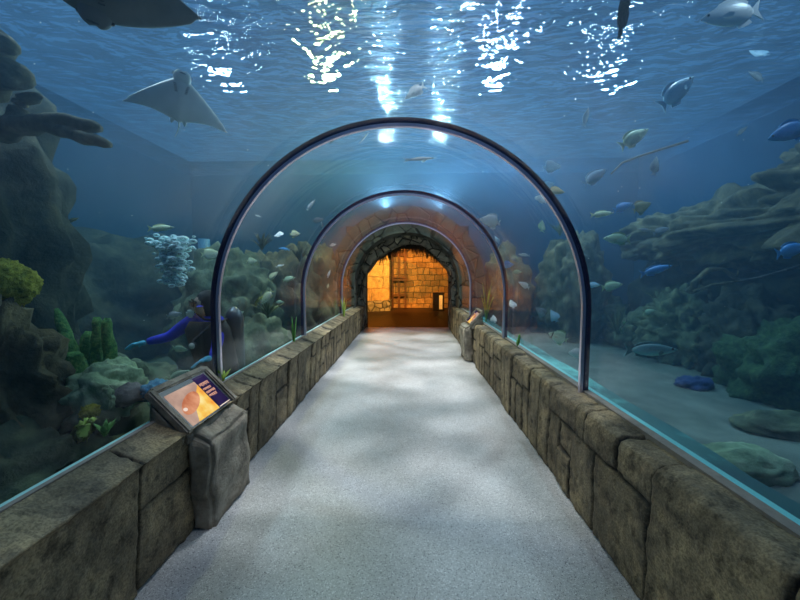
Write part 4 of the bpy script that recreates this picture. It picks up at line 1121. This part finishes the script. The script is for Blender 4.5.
weed('kelp', P(486, 322, 6.9), .85, 6, 'plant_lime', 'yellow kelp behind the glass by the far right sign', .3, .03, seed=77)
weed('kelp', P(344, 322, 7.4), .55, 6, 'plant_lime', 'yellow kelp behind the far left glass by the collar', .3, .03, seed=78)

# ------------------------------------------------------------------ fish identification signs
def screen_mat(name, fn):
    m, nt, out = new_mat(name); L = nt.links.new
    tc = N(nt, 'ShaderNodeTexCoord')
    n = N(nt, 'ShaderNodeTexNoise', i_Scale=9, i_Detail=3); L(tc.outputs['Object'], n.inputs['Vector'])
    r = ramp(nt, fn); L(n.outputs['Fac'], r.inputs[0])
    e = N(nt, 'ShaderNodeEmission', i_Strength=1.0); L(r.outputs[0], e.inputs[0]); L(e.outputs[0], out.inputs[0])
    return m
M['scr_peach'] = screen_mat('screen_peach', [(.35, (.42, .27, .22)), (.65, (.62, .42, .33))])
M['scr_salmon'] = screen_mat('screen_salmon', [(.35, (.50, .16, .08)), (.65, (.78, .36, .2))])
M['scr_yellow'] = screen_mat('screen_yellow', [(.3, (.85, .25, .03)), (.5, (.95, .6, .12)), (.7, (1, .85, .4))])
M['scr_purple'] = screen_mat('screen_purple', [(.3, (.012, .008, .04)), (.7, (.03, .02, .085))])
M['scr_text'] = screen_mat('screen_text', [(.3, (.75, .34, .22)), (.7, (.9, .5, .36))])
M['scr_light'] = screen_mat('screen_highlight', [(.3, (.8, .6, .5)), (.7, (.95, .85, .75))])
M['bezel'] = plain('black_screen_bezel', (.01, .01, .014), .35)

def rough_block(name, parent, corners_lo, corners_hi, mat, seed, cuts=7, amp=.02):
    """eight-cornered stone block, subdivided and weathered"""
    bm = bmesh.new()
    lo = [bm.verts.new(p) for p in corners_lo]; hi = [bm.verts.new(p) for p in corners_hi]
    bm.faces.new(lo[::-1]); bm.faces.new(hi)
    for i in range(4): bm.faces.new((lo[i], lo[(i + 1) % 4], hi[(i + 1) % 4], hi[i]))
    bmesh.ops.bevel(bm, geom=bm.edges[:], offset=.022, segments=2, affect='EDGES')
    bmesh.ops.subdivide_edges(bm, edges=bm.edges[:], cuts=cuts, use_grid_fill=True)
    bmesh.ops.triangulate(bm, faces=[f for f in bm.faces if len(f.verts) > 4])
    off = Vector((seed, seed * 2, seed * 3))
    for v in bm.verts:
        w = parent.matrix_basis @ v.co
        v.co += Vector((noise.noise(w * 6 + off), noise.noise(w * 6 + off * 2), noise.noise(w * 6 + off * 3))) * amp + Vector((noise.noise(w * 22 + off), noise.noise(w * 22 - off), 0)) * amp * .3
    return link_bm(name, bm, mat, parent, True)

M['kiosk'] = rough_mat('sign_stone', (.13, .11, .085), (.31, .27, .21), 6, .8, .7, 30, (.5, .44, .35))
def sign(loc, sx, label, scale=1.0, bulge=.05, ln=.5, drop=True):
    """slanted sign on the parapet with its stone pedestal in front; local +X points to the walkway, +Y along the tunnel"""
    t = empty('fish_sign', loc, label, 'sign')
    t.scale = (sx, 1, 1)
    H = .665
    # pedestal block on the walkway side, down to the floor
    rough_block('pedestal', t, [(-.04, .09, 0), (.085, .12, 0), (.10, ln + .10, 0), (-.04, ln + .14, 0)],
                [(-.02, .02, H + .02), (.10 + bulge * .4, .04, H - .06), (.12 + bulge * .4, ln - .01, H - .04), (-.02, ln + .02, H + .03)], M['kiosk'], 3.3, 8, .03)
    # slab under the screen : wedge from the glass side down to the walkway side
    a = Vector((-.19, 0, .93)); b = Vector((.03, 0, .70))       # back top and front top edge of the tilted face
    rough_block('desk', t, [(-.20, -.025, .70), (.02, -.025, .60), (.02, ln + .025, .60), (-.20, ln + .025, .70)],
                [(a.x, -.025, a.z - .02), (b.x, -.025, b.z - .02), (b.x, ln + .025, b.z - .02), (a.x, ln + .025, a.z - .02)], M['kiosk'], 7.1, 5, .012)
    dv = (b - a); l = dv.length; dv.normalize(); nv = Vector((-dv.z, 0, dv.x)); nv = nv if nv.z > 0 else -nv
    # frame: local (u along y, v down the slope)
    mt = Matrix(((0, dv.x, nv.x, a.x), (1, 0, 0, 0), (0, dv.z, nv.z, a.z), (0, 0, 0, 1)))
    # raised stone border
    bm = bmesh.new()
    for d_ in ((-.03, .02, -.01, l + .01, -.03, .022), (ln - .02, ln + .03, -.01, l + .01, -.03, .022), (.0, ln, -.02, .025, -.03, .022)):
        box(bm, *d_, mtx=mt)
    bmesh.ops.bevel(bm, geom=bm.edges[:], offset=.01, segments=2, affect='EDGES')
    link_bm('border', bm, M['kiosk'], t)
    bz = bbox_obj('bezel', M['bezel'], t, (.02, ln - .02, .025, l, -.025, .004), 0, mt)
    u0, u1, v0, v1 = .045, ln - .045, .06, l - .012
    us = u0 + (u1 - u0) * .68
    sc = bbox_obj('screen', M['scr_peach'], t, (u0, us, v0, v1, .002, .006), 0, mt)
    def flat(name, pts, mat, par, h=.0075):
        bm = bmesh.new(); lo = [bm.verts.new(mt @ Vector((u, v, .0055))) for u, v in pts]; hi = [bm.verts.new(mt @ Vector((u, v, h))) for u, v in pts]
        bm.faces.new(hi); bm.faces.new(lo[::-1])
        for i in range(len(pts)): bm.faces.new((lo[i], lo[(i + 1) % len(pts)], hi[(i + 1) % len(pts)], hi[i]))
        return link_bm(name, bm, mat, par)
    W_, V_ = us - u0, v1 - v0
    el = lambda cx, cy, rx, ry, rot=0, n=20: [(u0 + W_ * (cx + rx * math.cos(k) * math.cos(rot) - ry * math.sin(k) * math.sin(rot)), v0 + V_ * (cy + rx * math.cos(k) * math.sin(rot) + ry * math.sin(k) * math.cos(rot))) for k in [2 * math.pi * i / n for i in range(n)]]
    flat('picture_ground', [(u0 + W_ * .22, v1), (u0 + W_ * .45, v0 + V_ * .62), (u0 + W_ * .72, v0 + V_ * .35), (us, v0 + V_ * .12), (us, v1)], M['scr_yellow'], sc, .0070)
    flat('picture_fish', el(.44, .47, .40, .2, -.5), M['scr_salmon'], sc, .0078)
    flat('picture_highlight', el(.17, .55, .06, .05), M['scr_light'], sc, .0084)
    st = bbox_obj('text_panel', M['scr_purple'], t, (us, u1, v0 - .025, v1, .002, .006), 0, mt)
    q = random.Random(4)
    for k, (c, wv) in enumerate(((.2, .6), (.36, .42), (.47, .5), (.58, .4))):
        # rows of small glyph strokes across the panel, read from the walkway
        vv = v0 - .02 + (V_ + .015) * c; x = us + .012; bm = bmesh.new()
        while x < us + (u1 - us) * (.35 + wv * .8):
            w = q.uniform(.006, .012); hh = q.uniform(.012, .02) if k else q.uniform(.018, .028)
            box(bm, x, x + w * .45, vv, vv + hh, .006, .0075, mtx=mt); box(bm, x, x + w, vv, vv + .004, .006, .0075, mtx=mt)
            if q.random() < .6: box(bm, x, x + w * .9, vv + hh * .5, vv + hh * .5 + .004, .006, .0075, mtx=mt)
            x += w + .004
        link_bm('text_line', bm, M['scr_text'], st)
    bbox_obj('light_strip', M['scr_light'], st, (us + .01, u1, v1 - .009, v1 - .003, .006, .0075), 0, mt)
    return t
sign((FL + .02, 1.95, -.02), 1, 'near left sign with a glowing fish picture on a stone pedestal', ln=.52)
sign((FR - .02, 6.2, 0), -1, 'far right sign with a small lit screen on a stone pedestal', ln=.5, bulge=.08)
#CONTENT END
GR = {'acrylic_panel': 'curved acrylic panels of the tunnel', 'tunnel_rib': 'rib arches of the tunnel', 'reef_boulder': 'reef rocks in the tank', 'reef_ridge': 'large reef walls in the tank',
      'eagle_ray': 'rays gliding overhead', 'fish_sign': 'fish signs on the parapets', 'bush_coral': 'bushy corals on the reef', 'branch_coral': 'branching corals', 'kelp': 'kelp along the glass',
      'leafy_weed': 'leafy weed tufts', 'sea_fan': 'olive weed fans on the right reef', 'green_coral': 'small corals by the near left glass', 'blue_coral': 'blue corals', 'flat_stone': 'flat stones on the tank floor'}
for o in S.objects:
    k = o.name.split('.')[0]
    if o.parent is None and k in GR and 'label' in o and 'group' not in o: o['group'] = GR[k]
# ------------------------------------------------------------------ light
def lamp(kind, name, loc, power, color, target=None, size=.1, angle=60, blend=.5):
    d = bpy.data.lights.new(name, kind); d.energy = power; d.color = color
    if kind == 'SPOT': d.spot_size = R(angle); d.spot_blend = blend
    if kind == 'AREA': d.size = size
    else: d.shadow_soft_size = size
    o = bpy.data.objects.new(name, d); COL.objects.link(o); o.location = loc
    if target: o.rotation_euler = (Vector(target) - Vector(loc)).to_track_quat('-Z', 'Y').to_euler()
    return o
COOL = (.80, .90, 1.0)
def ripple_light(o, scale, lo, hi):
    """light that has come through moving water: uneven, soft-edged"""
    d = o.data; d.use_nodes = True; nt = d.node_tree; L = nt.links.new
    em = nt.nodes['Emission']; tc = N(nt, 'ShaderNodeTexCoord')
    n1 = N(nt, 'ShaderNodeTexNoise', i_Scale=scale, i_Detail=2.5, i_Roughness=.55, i_Distortion=.8); L(tc.outputs['Normal'], n1.inputs['Vector'])
    mr = N(nt, 'ShaderNodeMapRange'); mr.inputs[1].default_value = .41; mr.inputs[2].default_value = .62; mr.inputs[3].default_value = lo; mr.inputs[4].default_value = hi
    L(n1.outputs['Fac'], mr.inputs[0]); L(mr.outputs[0], em.inputs['Strength'])
for (x, y, ty, p) in ((-.2, 1.3, 1.9, 520), (.1, 3.6, 4.2, 2300), (-.1, 6.0, 6.9, 4000)):
    ripple_light(lamp('SPOT', 'walkway_lamp', (x, y, 7.6), p, (1, .87, .86), (-.1, ty, 0), .2, 52, .8), 12, .04, 2.2)
for (x, y, p, c) in ((-1.9, 8.0, 1300, (1, .80, .28)), (1.95, 8.3, 1500, (.95, .97, 1)), (-4.0, 3.6, 900, COOL), (4.4, 3.4, 330, COOL), (-4.4, 8.2, 260, COOL), (4.6, 8.4, 450, COOL)):
    lamp('SPOT', 'tank_and_fill_lamp', (x, y, 5.6), p, c, (x, y, 0), .16, 172, .5)
lamp('SPOT', 'tank_and_fill_lamp', (-2.7, 4.4, 5.8), 1000, COOL, (-2.3, 4.8, 0), .1, 44, .6)  # added narrow spot, only to brighten the left shoal
lamp('SPOT', 'tank_and_fill_lamp', (3.0, 4.4, 5.8), 900, COOL, (2.9, 4.4, 0), .1, 44, .6)  # added narrow spot that brightens the fish on the right
lamp('SPOT', 'added_glitter_spot', (-.64, 9.3, 3.4), 1400, (.9, .95, 1), (-.3, 4.2, 4.5), .09, 60, .5)  # added underwater spot, aimed up to draw a glitter column on the surface
lamp('SPOT', 'added_glitter_spot', (.78, 9.3, 3.4), 1200, (.9, .95, 1), (.4, 4.2, 4.5), .09, 60, .5)  # second added spot, for the other glitter column
WARM = (1, .40, .07)
lamp('SPOT', 'lobby_lamp', (-1.2, 12.8, 3.2), 1900, WARM, (-1.6, 15.4, 1.4), .15, 80, .6)
lamp('SPOT', 'lobby_lamp', (1.0, 13.4, 3.2), 1300, WARM, (.6, 16.6, 1.2), .15, 90, .6)

w = bpy.data.worlds.new('world'); S.world = w; w.use_nodes = True
bg = w.node_tree.nodes['Background']; bg.inputs[0].default_value = (.16, .36, .72, 1); bg.inputs[1].default_value = .6

cy = S.cycles
cy.max_bounces = 8; cy.diffuse_bounces = 3; cy.glossy_bounces = 4; cy.transmission_bounces = 6
cy.transparent_max_bounces = 32; cy.volume_bounces = 1
cy.sample_clamp_indirect = 6; cy.caustics_reflective = False; cy.caustics_refractive = False
cy.use_denoising = True
vs_ = S.view_settings
vs_.view_transform = 'Standard'; vs_.look = 'None'; vs_.gamma = 1; vs_.use_curve_mapping = False; vs_.exposure = 0
